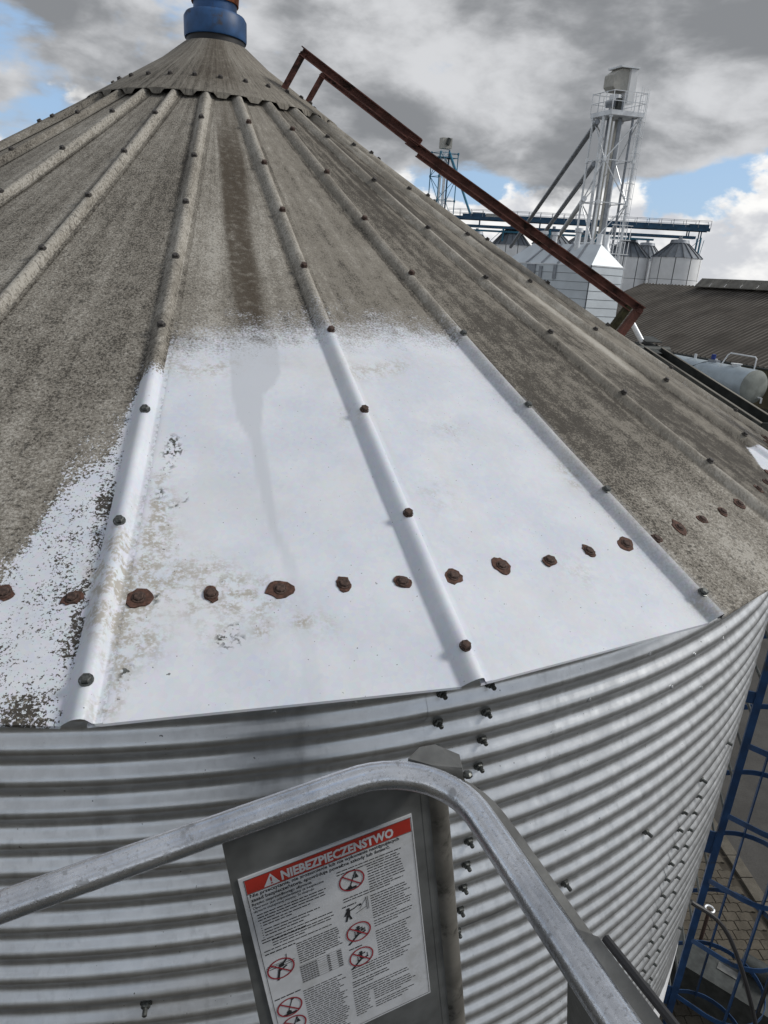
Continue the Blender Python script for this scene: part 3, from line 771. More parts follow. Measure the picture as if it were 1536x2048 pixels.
# gear at the silo foot
bx = Vector((5.55, -1.05, 0))
au = thing('auger_drive', 'grey sheet-metal auger drive unit standing at the foot of the blue ladder', 'machine', bx)
dv = Vector((0.62, -0.78, 0)); sv = Vector((0.78, 0.62, 0))
part('housing', MB().obox(bx - dv * .6 - sv * .22 + Vector((0, 0, .25)), dv * 1.2, sv * .44, Vector((0, 0, .45))), M_DARKSTEEL, au)
part('cover', MB().obox(bx - dv * .62 - sv * .24 + Vector((0, 0, .705)), dv * .8, sv * .30, Vector((0, 0, .02))), M_DARKSTEEL, au)
part('data_plate', MB().obox(bx - dv * .1 - sv * .02 + Vector((0, 0, .728)), dv * .22, sv * .10, Vector((0, 0, .006))), M_PLATE, au)
part('motor', MB().tube([bx + dv * .1 + sv * .2 + Vector((0, 0, .82)), bx + dv * .5 + sv * .2 + Vector((0, 0, .82))], .1, 16), M_DARKSTEEL, au, True)
part('stand_pipe', MB().tube([bx - dv * .35 + sv * .3, bx - dv * .35 + sv * .3 + Vector((0, 0, 1.15))], .022, 10), M_RUST, au, True)
part('valve', MB().tube([bx - dv * .35 + sv * .3 + Vector((.05 * math.cos(t), .05 * math.sin(t), 1.17)) for t in np.linspace(0, 6.0, 14)], .012, 8), M_GALVF, au, True)
for s1 in (-.5, .5):
    for s2 in (-.18, .18):
        q = bx + dv * s1 + sv * s2; part('leg', MB().box((q.x - .025, q.y - .025, 0), (q.x + .025, q.y + .025, .26)), M_DARKSTEEL, au)
part('chute', MB().obox(bx - dv * 1.1 - sv * .3 + Vector((0, 0, .62)), dv * .5 + Vector((0, 0, .18)), sv * .36, Vector((0, 0, .02))), M_GALVD, au)

# ------------------------------------------------------------------ work platform (basket) with its warning label
bo = CAM + Vector((0.10501, 0.82653, -0.76336))
ex = Vector((0.97654759, 0.13929882, 0.16416654)).normalized()
up = Vector((-0.16367443, -0.01506051, 0.98639944)); up = (up - ex * up.dot(ex)).normalized(); ey = up.cross(ex)
bk = thing('work_platform', 'grey metal lift basket corner with bent guard rail and warning label in the foreground', 'lift basket', bo)
bk['local'] = 1
bk.rotation_euler = Matrix(((ex.x, ey.x, up.x), (ex.y, ey.y, up.y), (ex.z, ey.z, up.z))).to_euler()
path = [(-1.0, 0, 0), (-.7, 0, 0), (-.4, 0, 0), (-.2, 0, 0), (0, 0, 0), (.06, 0, 0)]
RB = 0.15; cx_, cy_ = 0.229 - RB, -RB
path += [(cx_ + RB * math.sin(t), cy_ + RB * math.cos(t), 0) for t in np.linspace(0.12, math.pi / 2 - .05, 12)]
path += [(.229, y, 0) for y in (-.16, -.25, -.35, -.5, -.7, -1.0)]
part('guard_rail', MB().tube(path, 0.0212, 40), M_ALU, bk, True)
part('panel', MB().add([(-.124, .004, -.012), (.206, .004, -.012), (.206, .004, -1.0), (-.152, .004, -1.0), (-.124, .007, -.012), (.206, .007, -.012), (.206, .007, -1.0), (-.152, .007, -1.0)],
     [(0,3,2,1),(4,5,6,7),(0,1,5,4),(1,2,6,5),(2,3,7,6),(3,0,4,7)]), M_PANEL, bk)
pt_ = MB().tube([(.226, .022, -.045), (.226, .022, -1.1)], .0245, 20)
part('post', pt_, M_POST, bk, True)
part('post_flange', MB().box((.196, .0035, -.05), (.2115, .0105, -1.0)), M_PANEL, bk)
bt = [(.178, -.006), (.204, .006), (.228, .000), (.254, -.036), (.244, -.064), (.205, -.040)]
br = MB().add([(x, y, .016 - .1 * abs(x - .22)) for x, y in bt] + [(x + (x - .215) * .12, y + (y + .03) * .25, -.035) for x, y in bt],
              [(5, 4, 3, 2, 1, 0), (0, 1, 7, 6), (1, 2, 8, 7), (2, 3, 9, 8), (3, 4, 10, 9), (4, 5, 11, 10), (5, 0, 6, 11), (6, 7, 8, 9, 10, 11)])
part('bracket', br, M_PLATE, bk)
part('bracket_screw', MB().lathe([(.008, 0), (.008, .004), (.004, .007)], 8, (.252, -.066, -.004), capt=True), M_NUT, bk)
# outer trim that follows the bend, and the side plate further down
tm = MB(); prof_ = [(cx_ + (RB + .028) * math.sin(t), cy_ + (RB + .028) * math.cos(t)) for t in np.linspace(.35, math.pi/2, 10)] + [(.258, y) for y in (-.2, -.3, -.4, -.6, -1.0)]
for x, y in prof_:
    dn = Vector((x - cx_, max(y, cy_) - cy_)).normalized() * .014
    tm.v += [(x, y, -.012), (x + dn.x, y + dn.y, -.016), (x + dn.x, y + dn.y, -.06), (x, y, -.06)]
for i in range(len(prof_) - 1):
    for j in range(4): tm.f.append((i*4+j, i*4+(j+1) % 4, (i+1)*4+(j+1) % 4, (i+1)*4+j))
part('outer_trim', tm, M_PLATE, bk, True, 30)
sp = MB().add([(.247, -.335, -.004), (.268, -.365, .002), (.276, -1.0, .004), (.247, -1.0, .008), (.247, -.335, -.3), (.268, -.365, -.3), (.276, -1.0, -.3), (.247, -1.0, -.3)],
              [(0,1,2,3),(4,7,6,5),(0,4,5,1),(1,5,6,2),(2,6,7,3),(3,7,4,0)])
part('side_plate', sp, M_PLATE, bk)
part('edge_strip', MB().tube([(.274, -.37, .002), (.279, -.5, .004), (.284, -1.0, .006)], .0055, 8), M_BLACK, bk, True)
part('basket_floor', MB().box((-1.0, -.85, -1.12), (.25, -.02, -1.08)), M_DARKSTEEL, bk)
for z_ in (-.5,): part('mid_rail', MB().tube([(.229, -.32, z_), (.229, -1.0, z_)], .017, 14), M_ALU, bk, True)
# the label
SX0, SX1, SZ0, SZ1 = -.115, .1765, -.1125, -.567
lb = part('warning_label', MB().box((SX0, .0012, SZ1), (SX1, .0042, SZ0)), M_PAPER, bk)
def flat(name, quads, mat, y):           # printed shapes: polygons of (x, z) on the label's face
    m = MB()
    for q in quads: m.add([(x, y, z) for x, z in q], [tuple(range(len(q)))])
    return link(name, m.mesh(name, mat), lb)
def rect(x0, z0, x1, z1): return [(x0, z0), (x1, z0), (x1, z1), (x0, z1)]
Y1, Y2, Y3 = .0009, .0006, .0003
flat('header', [rect(-.1065, -.1475, .1725, -.1185)], M_LRED, Y1)
lw = .0009
fx0, fx1, fz0, fz1 = -.1072, .1732, -.118, -.5615
flat('border', [rect(fx0 - lw, fz0, fx1 + lw, fz0 + lw), rect(fx0 - lw, fz1 - lw, fx1 + lw, fz1), rect(fx0 - lw, fz1, fx0, fz0), rect(fx1, fz1, fx1 + lw, fz0), rect(fx0, -.1484, fx1, -.1476)], M_LINK, Y2)
flat('warning_triangle', [[(-.0795, -.1455), (-.0535, -.1455), (-.0665, -.1215)]], M_PAPER, Y2)
flat('exclamation_mark', [[(-.0680, -.1285), (-.0650, -.1285), (-.0657, -.1385), (-.0673, -.1385)], rect(-.0677, -.1428, -.0653, -.1402)], M_LRED, Y3)
def lettering(text, x, z, width, height, mat, y, bold=0.0, name='lettering', italic=0.0):
    cu = bpy.data.curves.new('t', 'FONT'); cu.body = text; cu.size = 1.0; cu.offset = bold; cu.shear = italic; cu.resolution_u = 2
    ob = bpy.data.objects.new('t', cu); COL.objects.link(ob)
    dg = bpy.context.evaluated_depsgraph_get(); dg.update()
    me = bpy.data.meshes.new_from_object(ob.evaluated_get(dg)); bpy.data.objects.remove(ob)
    xs = [v.co.x for v in me.vertices]; ys = [v.co.y for v in me.vertices]
    x0, x1 = min(xs), max(xs)
    for v in me.vertices:
        X = x + (v.co.x - x0) / (x1 - x0) * width; Z = z + v.co.y * height
        v.co = (X, y, Z)
    me.materials.clear(); me.materials.append(mat); me.name = name
    return link(name, me, lb)
lettering('NIEBEZPIECZENSTWO', -.0505, -.1432, .1915, .0255, M_PAPER, Y2, 0.042)
lettering('Nie przeczytanie, nie zrozumienie lub nie wykonanie następujących', -.1035, -.1565, .2530, .0098, M_LINK, Y1, 0.022)
lettering('zasad bezpieczeństwa, spowóduje poważne szkody lub śmierć.', -.1035, -.1665, .2360, .0098, M_LINK, Y1, 0.022)
lettering('Ryzyko nieprawidłowego używania', -.1035, -.1755, .0975, .0080, M_LINK, Y1, 0.018)
lettering('Operator jest odpowiedzialny za bezpieczne', -.1035, -.1835, .1170, .0072, M_LINK, Y1, 0.012)
lettering('używanie obsługiwanej maszyny. To obejmuje:', -.1035, -.1912, .1000, .0070, M_LINK, Y1, 0.012)
# paragraphs too small to read: rows of broken strokes
rp = random.Random(3)
def para(x0, x1, z0, z1, pitch, out, hgt=.0021, last=.6, ragged=.12):
    z = z0; rows = []
    while z > z1: rows.append(z); z -= pitch
    for i, z in enumerate(rows):
        xe = x0 + (x1 - x0) * (last if i == len(rows) - 1 else 1 - rp.random() * ragged); x = x0
        while x < xe - .002:
            wl = min(rp.uniform(.004, .014), xe - x)
            out.append(rect(x, z - hgt/2, x + wl, z + hgt/2)); x += wl + .0016
out = []
para(-.100, .018, -.1985, -.2150, .0062, out, last=.95)
para(-.094, -.010, -.2180, -.2300, .0062, out, last=.6)
para(-.094, .028, -.2345, -.2500, .0066, out, last=.55, ragged=.4)
para(-.102, .022, -.2560, -.2650, .0062, out, ragged=.1)
para(-.086, .022, -.2640, -.2800, .0058, out, last=.5)
para(-.102, .020, -.2835, -.2865, .0060, out, last=.95)
para(-.102, -.045, -.2915, -.2935, .0060, out, .0026, last=.9)
para(-.050, .027, -.2950, -.3460, .0052, out, ragged=.1)
para(-.104, -.055, -.4050, -.4070, .006, out, .0026, last=.95)
para(-.055, .022, -.4120, -.5560, .0056, out, ragged=.22)
para(.036, .155, -.1755, -.1850, .0064, out, last=.9)
para(.088, .158, -.1870, -.2360, .0060, out, ragged=.2)
para(.040, .160, -.2400, -.2520, .0060, out, last=.7)
para(.036, .078, -.2575, -.2595, .006, out, .0026)
para(.087, .162, -.2560, -.3120, .0059, out, ragged=.2)
para(.087, .160, -.3180, -.3350, .0062, out, ragged=.1)
para(.036, .076, -.3625, -.3645, .006, out, .0026)
para(.087, .158, -.3440, -.4060, .0060, out, ragged=.2)
para(.034, .152, -.4120, -.4380, .0060, out, ragged=.2)
para(.032, .110, -.4460, -.4620, .0062, out, .0024, last=.5)
para(.030, .150, -.4690, -.4850, .0062, out, ragged=.15)
para(.030, .062, -.4880, -.5420, .0060, out, ragged=.2)
para(.068, .155, -.4880, -.5150, .0060, out, ragged=.2)
para(.068, .158, -.5220, -.5400, .0062, out, ragged=.3)
for i in range(7): out.append(rect(-.098, -.2185 - i * .0055, -.0965, -.2168 - i * .0055))
flat('small_print', out, M_LINK, Y1)
# table
tb = []
for i in range(9): tb.append(rect(-.052, -.3495 - i * .0053, .023, -.3489 - i * .0053))
for i in range(8):
    x = -.052
    while x < -.022: tb.append(rect(x, -.3535 - i * .0053, x + .0042, -.3515 - i * .0053)); x += .0052
    tb.append(rect(-.004, -.3535 - i * .0053, .001, -.3512 - i * .0053)); tb.append(rect(.014, -.3535 - i * .0053, .022, -.3512 - i * .0053))
flat('table_print', tb, M_LINK, Y1)
def ring_q(cx, cz, R_, th):
    q = []
    for i in range(28):
        a, b = 2*math.pi*i/28, 2*math.pi*(i+1)/28
        q.append([(cx + R_*math.cos(a), cz + R_*math.sin(a)), (cx + R_*math.cos(b), cz + R_*math.sin(b)), (cx + (R_-th)*math.cos(b), cz + (R_-th)*math.sin(b)), (cx + (R_-th)*math.cos(a), cz + (R_-th)*math.sin(a))])
    return q
def seg(x0, z0, x1, z1, w):
    d = Vector((x1 - x0, z1 - z0)); n_ = Vector((-d.y, d.x)).normalized() * w / 2
    return [(x0 + n_.x, z0 + n_.y), (x0 - n_.x, z0 - n_.y), (x1 - n_.x, z1 - n_.y), (x1 + n_.x, z1 + n_.y)]
def disc(cx, cz, R_): return [(cx + R_*math.cos(2*math.pi*i/14), cz + R_*math.sin(2*math.pi*i/14)) for i in range(14)]
def sign(cx, cz, R_, fig):
    flat('pictogram', [[(cx + x*R_, cz + z*R_) for x, z in q] for q in fig], M_LINK, Y2)
    flat('prohibition_ring', ring_q(cx, cz, R_, .0026) + [seg(cx - R_*.70, cz + R_*.70, cx + R_*.70, cz - R_*.70, .0026)], M_LRING, Y3)
boom = [seg(-.25, -.7, .35, .75, .09), [(.2, .1), (.55, .1), (.38, .62)], seg(-.55, -.75, .3, -.75, .22), disc(-.2, -.62, .16), seg(.35, .75, .4, .3, .06)]
boom2 = [seg(-.2, -.55, .3, .75, .07), disc(.32, .75, .13), seg(-.6, -.75, .45, -.75, .2), disc(-.12, -.55, .2)]
person_b = [disc(.0, .45, .14), seg(.0, .35, -.05, -.2, .22), seg(.05, .25, .35, .3, .12), seg(-.1, .2, -.3, .35, .1), seg(-.35, -.35, .55, -.2, .14), seg(-.3, -.35, -.3, .1, .06), seg(.5, -.25, .5, .2, .06), seg(-.9, -1.05, -.05, -.3, .16), disc(.3, .05, .14)]
wires = [seg(-1.0, .45, 1.05, .4, .05), seg(-1.0, .25, 1.05, .2, .05), seg(-.9, .6, .4, .55, .04), disc(.1, .3, .2), seg(.1, .3, .55, .75, .14), seg(.5, .65, .55, 1.2, .06), seg(-.35, -1.1, -.1, .0, .17), seg(-.1, -.2, .45, .1, .14)]
sign(.0595, -.2035, .0225, boom); sign(.0575, -.3260, .0225, person_b); sign(.0555, -.3890, .0225, person_b[:8]); sign(-.0820, -.3345, .0235, wires)
sign(-.0820, -.4345, .0225, boom2); sign(-.0815, -.4830, .0225, boom)
flat('pictogram', [disc(.0455, -.2655, .0032), seg(.0455, -.268, .044, -.281, .0066), seg(.046, -.270, .057, -.268, .0026), seg(.043, -.270, .038, -.279, .0024), seg(.043, -.280, .0395, -.2925, .0036), seg(.0455, -.280, .049, -.2905, .0036),
     seg(.057, -.268, .064, -.2635, .0018), disc(.067, -.265, .0026), seg(.0785, -.2525, .0785, -.282, .001), seg(.0815, -.2525, .0815, -.282, .001), seg(.058, -.282, .078, -.2745, .0008), seg(.066, -.274, .078, -.256, .0008)], M_LINK, Y2)

# ------------------------------------------------------------------ barn with corrugated fibre-cement roof
e_dir = Vector((-0.142, 0.99, 0)).normalized(); n_dir = Vector((e_dir.y, -e_dir.x, 0))
E0 = Vector((CAM.x + 40.65, CAM.y + 44.7, 3.2)); WB = 14.3; RISE = 5.75
s_far, s_near = 31.5, -22.0
barn = thing('barn', 'long low barn with dark corrugated roof and pale ridge capping behind the tank', 'barn', E0 + n_dir * WB - Vector((0, 0, 3.2)))
sl_len = math.hypot(WB, RISE)
def roof_strip(L, wd, ribs, amp):
    m = MB(); nw = ribs * 8; nl = 9
    for i in range(nl):
        for j in range(nw + 1):
            m.v.append((wd * j / nw, L * i / (nl - 1), amp * math.cos(2 * math.pi * j / 8)))
    k = nw + 1; m.f = [(i*k + j, i*k + j + 1, (i+1)*k + j + 1, (i+1)*k + j) for i in range(nl - 1) for j in range(nw)]
    me = m.mesh('roof_sheet', M_BROOF, True, 80)
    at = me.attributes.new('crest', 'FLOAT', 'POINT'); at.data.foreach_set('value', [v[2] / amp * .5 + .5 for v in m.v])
    return me
def banded_roof():                                  # paler colour painted on the crests, darker base in the valleys
    m = bpy.data.materials.new('banded_fibre_cement'); m.use_nodes = True
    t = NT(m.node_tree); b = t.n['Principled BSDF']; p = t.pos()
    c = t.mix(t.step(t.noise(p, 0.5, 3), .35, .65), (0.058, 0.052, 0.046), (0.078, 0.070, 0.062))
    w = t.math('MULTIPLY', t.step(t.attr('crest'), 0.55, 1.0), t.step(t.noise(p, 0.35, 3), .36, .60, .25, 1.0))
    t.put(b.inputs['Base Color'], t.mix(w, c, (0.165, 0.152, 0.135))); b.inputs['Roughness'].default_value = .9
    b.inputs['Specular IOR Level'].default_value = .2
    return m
M_BROOF = banded_roof()
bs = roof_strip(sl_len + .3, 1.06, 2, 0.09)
sdir = (n_dir * WB + Vector((0, 0, RISE))).normalized(); nrm = e_dir.cross(sdir) * -1
if nrm.z < 0: nrm = -nrm
nsh = int((s_far - s_near) / 1.05)
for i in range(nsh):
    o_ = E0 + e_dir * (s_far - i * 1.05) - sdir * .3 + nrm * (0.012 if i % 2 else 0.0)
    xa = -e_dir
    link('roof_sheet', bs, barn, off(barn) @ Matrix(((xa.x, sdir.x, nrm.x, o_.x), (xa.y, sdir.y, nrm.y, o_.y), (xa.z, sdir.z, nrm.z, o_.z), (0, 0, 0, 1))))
rt = E0 + n_dir * WB + Vector((0, 0, RISE))
far_e = E0 + n_dir * (2 * WB)
part('far_slope', MB().add([rt + e_dir * s_far, rt + e_dir * s_near, far_e + e_dir * s_near, far_e + e_dir * s_far], [(0, 1, 2, 3)]), M_BROOF, barn)
cap0 = 22.0
for i in range(22):
    a = rt + e_dir * (cap0 - i * 2.0 + 0.2)
    b = a - e_dir * 1.97
    w1 = -sdir * 1.15 + nrm * .42; w2 = nrm * .9
    m = MB().add([a + w1, b + w1, b + w2, a + w2, a + w1 - nrm * .06, b + w1 - nrm * .06, b + n_dir * 1.1 + nrm * .4, a + n_dir * 1.1 + nrm * .4], [(0, 1, 2, 3), (4, 5, 1, 0), (3, 2, 6, 7)])
    part('ridge_cap', m, M_BRIDGE, barn)
wall = MB()
wa = E0 + n_dir * .5
wall.add([wa + e_dir * s_far - Vector((0,0,3.2)), wa + e_dir * s_near - Vector((0,0,3.2)), wa + e_dir * s_near + Vector((0,0,.12)), wa + e_dir * s_far + Vector((0,0,.12))], [(0, 1, 2, 3)])
ga = wa + e_dir * (s_far - .4); wall.add([ga - Vector((0,0,3.2)), ga + Vector((0,0,.1)), rt + e_dir * (s_far - .4) - Vector((0,0,.1)), far_e + e_dir * (s_far - .4) - n_dir * .5 + Vector((0, 0, .1)), far_e + e_dir * (s_far - .4) - n_dir * .5 - Vector((0,0,3.2))], [(0, 1, 2, 3, 4)])
gn = wa + e_dir * (s_near + .4); wall.add([gn - Vector((0,0,3.2)), gn + Vector((0,0,.1)), rt + e_dir * (s_near + .4) - Vector((0,0,.1)), far_e + e_dir * (s_near + .4) - n_dir * .5 + Vector((0, 0, .1)), far_e + e_dir * (s_near + .4) - n_dir * .5 - Vector((0,0,3.2))], [(0, 1, 2, 3, 4)])
part('wall', wall, M_BWALL, barn)
part('gutter', MB().tube([E0 + e_dir * s_far - n_dir * .38 - Vector((0,0,.16)), E0 + e_dir * s_near - n_dir * .38 - Vector((0,0,.16))], .08, 8), M_DARKSTEEL, barn, True)

# ------------------------------------------------------------------ storage tank
tn = survey(41.75, -6.15, 56.5); TR = 1.22
ax = Vector((-0.05, 1.0, 0)).normalized(); tn = Vector((tn.x, tn.y, CAM.z - 56.5 * math.tan(rad(6.15))))
tank = thing('storage_tank', 'grey-blue horizontal cylindrical storage tank lying in front of the barn', 'tank', (tn.x, tn.y, 0))
part('shell', MB().tube([tn, tn + ax * 1.5, tn + ax * 5, tn + ax * 9.2], TR, 40, caps=False), M_TANK, tank, True)
sdt = ax.cross(Vector((0, 0, 1))).normalized()
def dish(c0, dirv):
    m = MB(); m.v.append(tuple(c0 + dirv * .16)); 
    rr = [(.4, .15), (.8, .10), (1.0, .0)]
    for f_, h in rr:
        for j in range(40):
            t = 2*math.pi*j/40; m.v.append(tuple(c0 + dirv * h + (sdt * math.cos(t) + Vector((0, 0, 1)) * math.sin(t)) * TR * f_))
    m.f = [(0, 1 + j, 1 + (j+1) % 40) for j in range(40)]
    for i in range(2): m.f += [(1+i*40+j, 1+(i+1)*40+j, 1+(i+1)*40+(j+1) % 40, 1+i*40+(j+1) % 40) for j in range(40)]
    return m
part('dished_end', dish(tn, -ax), M_TANKE, tank, True); part('dished_end', dish(tn + ax * 9.2, ax), M_TANKE, tank, True)
top = Vector((0, 0, TR))
part('manhole', MB().lathe([(.32, 0), (.32, .16), (.40, .17), (.40, .23), (0.0, .25)], 20, tuple(tn + ax * 2.1 + top - Vector((0,0,.04)))), M_GALVF, tank, True)
part('vent_pipe', MB().tube([tn + ax * .35 + top - Vector((0,0,.1)), tn + ax * .35 + top + Vector((0,0,.75)), tn + ax * .5 + top + Vector((0,0,.86)) , tn + ax * 2.9 - sdt * 0 + top + Vector((0,0,.86)), tn + ax * 3.05 - sdt * .1 + top + Vector((0,0,.7)), tn + ax * 3.1 + Vector((0,0,-.2)) - sdt * 1.3, tn + ax * 3.1 + Vector((0,0,-tn.z)) - sdt * 1.3], .05, 10), M_GALVF, tank, True)
part('pump_motor', MB().tube([tn + ax * 4.6 + top + Vector((0,0,.18)), tn + ax * 4.6 + top + Vector((0,0,.55))], .17, 14), M_BLUEM, tank, True)
part('nozzle', MB().tube([tn + ax * 4.25 + top - Vector((0,0,.1)), tn + ax * 4.25 + top + Vector((0,0,.25))], .09, 12), M_GALVF, tank, True)
part('nozzle', MB().tube([tn + ax * 6.6 + top - Vector((0,0,.1)), tn + ax * 6.6 + top + Vector((0,0,.35))], .11, 12), M_GALVF, tank, True)
part('pump_base', MB().obox(tn + ax * 4.0 + top - sdt * .2 - Vector((0,0,.02)), ax * .9, sdt * .4, Vector((0,0,.18))), M_GALVD, tank)
part('drain_valve', MB().tube([tn - ax * .1 + sdt * .5 - Vector((0,0,.75)), tn - ax * .45 + sdt * .5 - Vector((0,0,.75)), tn - ax * .45 + sdt * .5 - Vector((0,0,1.1))], .07, 10), M_GALVF, tank, True)
part('cable', MB().tube([tn + ax * 4.7 + top, tn + ax * 4.9 - sdt * .5 + Vector((0,0,1.15)), tn + ax * 5.6 - sdt * 1.05 + Vector((0,0,.7)), tn + ax * 5.7 - sdt * 1.24 + Vector((0,0,.1))], .025, 6), M_DARKSTEEL, tank)
for f_ in (1.2, 7.8):
    q = tn + ax * f_; part('saddle', MB().obox(Vector((q.x, q.y, 0)) - sdt * .9 - ax * .15, ax * .3, sdt * 1.8, Vector((0, 0, tn.z - .75))), M_KERB, tank)

# ------------------------------------------------------------------ clad intake building
c0 = survey(28.85, 0, 60); cR = survey(31.2, 0, 62.6); cL = survey(22.2, 0, 65.5); cB = cL + (cR - c0)
ZEB, ZRB = CAM.z + 60 * math.tan(rad(1.62)), CAM.z + 61 * math.tan(rad(3.15))
hall = thing('intake_building', 'pale metal-clad building with hipped roof standing before the lattice tower', 'building', ((c0.x + cB.x) / 2, (c0.y + cB.y) / 2, 0))
def V0(p, z): return Vector((p.x, p.y, z))
def cladding(p, q, z0, z1, rows, lap):
    for i in range(rows):
        a, b = z0 + (z1 - z0) * i / rows, z0 + (z1 - z0) * (i + 1) / rows - .03
        dd = Vector((q.x - p.x, q.y - p.y, 0)); nn = Vector((dd.y, -dd.x, 0)).normalized()
        if nn.dot(CAM - p) < 0: nn = -nn
        part('cladding_panel', MB().add([V0(p, a) + nn * .035, V0(q, a) + nn * .035, V0(q, b), V0(p, b), V0(p, a), V0(q, a)], [(0, 1, 2, 3), (0, 4, 5, 1)]), M_CLAD, hall)
cladding(c0, cR, 0, ZEB, 15, 0); cladding(cL, c0, 0, ZEB, 15, 0)
part('inner_wall', MB().add([V0(cL, 0) , V0(c0, 0), V0(cR, 0), V0(cB, 0), V0(cL, ZEB), V0(c0, ZEB), V0(cR, ZEB), V0(cB, ZEB)], [(0,1,5,4),(1,2,6,5),(2,3,7,6),(3,0,4,7)]), M_SEAM, hall)
mr = (c0 + cR) / 2; ml = (cL + cB) / 2; ir = mr.lerp(ml, .10); il = mr.lerp(ml, .85)
ovh = .0
part('roof', MB().add([V0(c0, ZEB), V0(cR, ZEB), V0(cB, ZEB), V0(cL, ZEB), V0(ir, ZRB), V0(il, ZRB)], [(0, 1, 4), (1, 2, 5, 4), (2, 3, 5), (3, 0, 4, 5)]), M_CLAD, hall)
for f_ in (.18, .36, .54, .72):
    part('roof_seam', MB().beam(V0(c0.lerp(cL, f_), ZEB + .05), V0(ir.lerp(il, f_ * 1.05), ZRB + .05), .22, .06), M_GALVD, hall)
part('corner_trim', MB().beam(V0(c0, 0), V0(c0, ZEB), .09, .09, c0 - CAM), M_SEAM, hall)
part('eave_trim', MB().beam(V0(c0, ZEB - .03), V0(cR, ZEB - .03), .10, .09), M_GALVF, hall); part('eave_trim', MB().beam(V0(cL, ZEB - .03), V0(c0, ZEB - .03), .10, .09), M_GALVF, hall)
dl = (cL - c0); 
for f0, w_, z0, h_, mt in ((.60, .9, ZEB - 1.7, 1.6, M_GALVD), (.52, .3, ZEB - 1.2, 1.0, M_GALVD), (.36, .3, ZEB - 1.2, 1.15, M_GALVD), (.47, .22, ZEB - 2.0, .7, M_SEAM)):
    q = c0 + dl * f0; nn = Vector((dl.y, -dl.x, 0)).normalized(); nn = nn if nn.dot(CAM - q) > 0 else -nn
    part('vent_hatch', MB().obox(V0(q, z0) + nn * .02, dl.normalized() * w_, nn * .12, Vector((0, 0, h_))), mt, hall)
for f_, h_ in ((.30, 1.2), (.62, .9), (.78, 1.0)):
    q = c0.lerp(cL, f_).lerp(ir.lerp(il, f_), .8); part('roof_pipe', MB().lathe([(.22, -.6), (.22, h_ * .7), (.34, h_ * .75), (.34, h_)], 14, (q.x, q.y, ZRB), capt=True), M_GALVF, hall, True)

# ------------------------------------------------------------------ far storage silos
def far_silo(az, d, R_, ez, topz, lab, grp=None):
    ez = CAM.z + (ez - CAM.z) * 1.34; topz = CAM.z + (topz - CAM.z) * 1.34; d *= 1.34; R_ *= 1.34
    c_ = survey(az, 0, d); c_.z = 0
    t = thing('storage_silo', lab, 'silo', c_, 'white storage silos under the gallery')
    npan = 10
    for i in range(npan):
        a0 = 2*math.pi*i/npan; a1 = a0 + 2*math.pi/npan - .035
        for z0, z1 in ((0, ez - 5.2), (ez - 5.15, ez - 2.85), (ez - 2.8, ez)):
            part('wall_panel', MB().lathe([(R_, z0), (R_, z1)], 5, (c_.x, c_.y, 0), a0, a1), M_WHITEP, t, True)
    part('frame', MB().lathe([(R_ - .03, 0), (R_ - .03, ez)], 40, (c_.x, c_.y, 0)), M_SEAM, t, True)
    rc = R_ * .36; zt_ = topz - .45
    ns = 18
    part('roof', MB().lathe([(R_ + .12, ez - .02), (rc, zt_)], ns, (c_.x, c_.y, 0)), M_FROOF, t)
    for i in range(ns):
        a = 2*math.pi*i/ns
        part('roof_rib', MB().beam((c_.x + (R_+.12)*math.sin(a), c_.y - (R_+.12)*math.cos(a), ez + .03), (c_.x + rc*math.sin(a), c_.y - rc*math.cos(a), zt_ + .05), .11, .10), M_SEAM, t)
    part('roof_cap', MB().lathe([(rc + .05, zt_), (rc + .12, zt_ + .02), (rc, topz), (.25, topz + .1), (.25, topz + .5)], 20, (c_.x, c_.y, 0), capt=True), M_GALVD, t, True)
    return t
Z_ = lambda el, d: CAM.z + d * math.tan(rad(el))
far_silo(34.8, 80, 2.40, Z_(2.42, 80), Z_(3.65, 80), 'white panelled silo farthest right, beside the end of the blue gallery')
far_silo(31.25, 81, 2.40, Z_(2.30, 81), Z_(3.58, 81), 'white panelled silo directly right of the lattice tower, half hidden by it')
far_silo(32.6, 96, 2.35, Z_(2.1, 96), Z_(3.36, 96), 'small dark silo roof peeking between the two right-hand white silos')
far_silo(22.6, 80, 2.05, Z_(2.70, 80), Z_(4.02, 80), 'grey-roofed silo at left, above the edge of the near roof and left of the spouts')
far_silo(25.7, 84, 2.2, Z_(2.9, 84), Z_(3.95, 84), 'silo hidden behind the sloping grain spouts')
far_silo(28.2, 86, 2.3, Z_(3.0, 86), Z_(3.95, 86), 'silo behind the foot of the lattice tower')
far_silo(19.9, 92, 2.0, Z_(2.3, 92), Z_(3.55, 92), 'farthest left silo, only its cap showing over the near roof edge')

# ------------------------------------------------------------------ conveyor gallery
g0, g1 = survey(17.6, 0, 106.5), survey(36.55, 0, 109.2)
gal = thing('conveyor_gallery', 'long dark blue conveyor gallery with railing above the white silos', 'gallery', ((g0.x + g1.x) / 2, (g0.y + g1.y) / 2, 0))
gd = (g1 - g0); gd.z = 0; gl = gd.length; gd.normalize(); gs = Vector((gd.y, -gd.x, 0))
def gp(s_, z, w=0): q = g0 + gd * s_ + gs * w; return Vector((q.x, q.y, z))
zk = Z_(4.45, 107)
part('deck_beam', MB().beam(gp(0, zk, .8), gp(gl, zk, .8), .12, .42), M_FBLUE, gal); part('deck_beam', MB().beam(gp(0, zk, -.8), gp(gl, zk, -.8), .12, .42), M_FBLUE, gal)
part('deck', MB().beam(gp(0, zk - .05), gp(gl, zk - .05), 1.5, .06), M_FBLUE, gal)
part('conveyor', MB().beam(gp(2, zk + .35), gp(gl - .2, zk + .35, 0), .5, .45), M_FBLUE, gal)
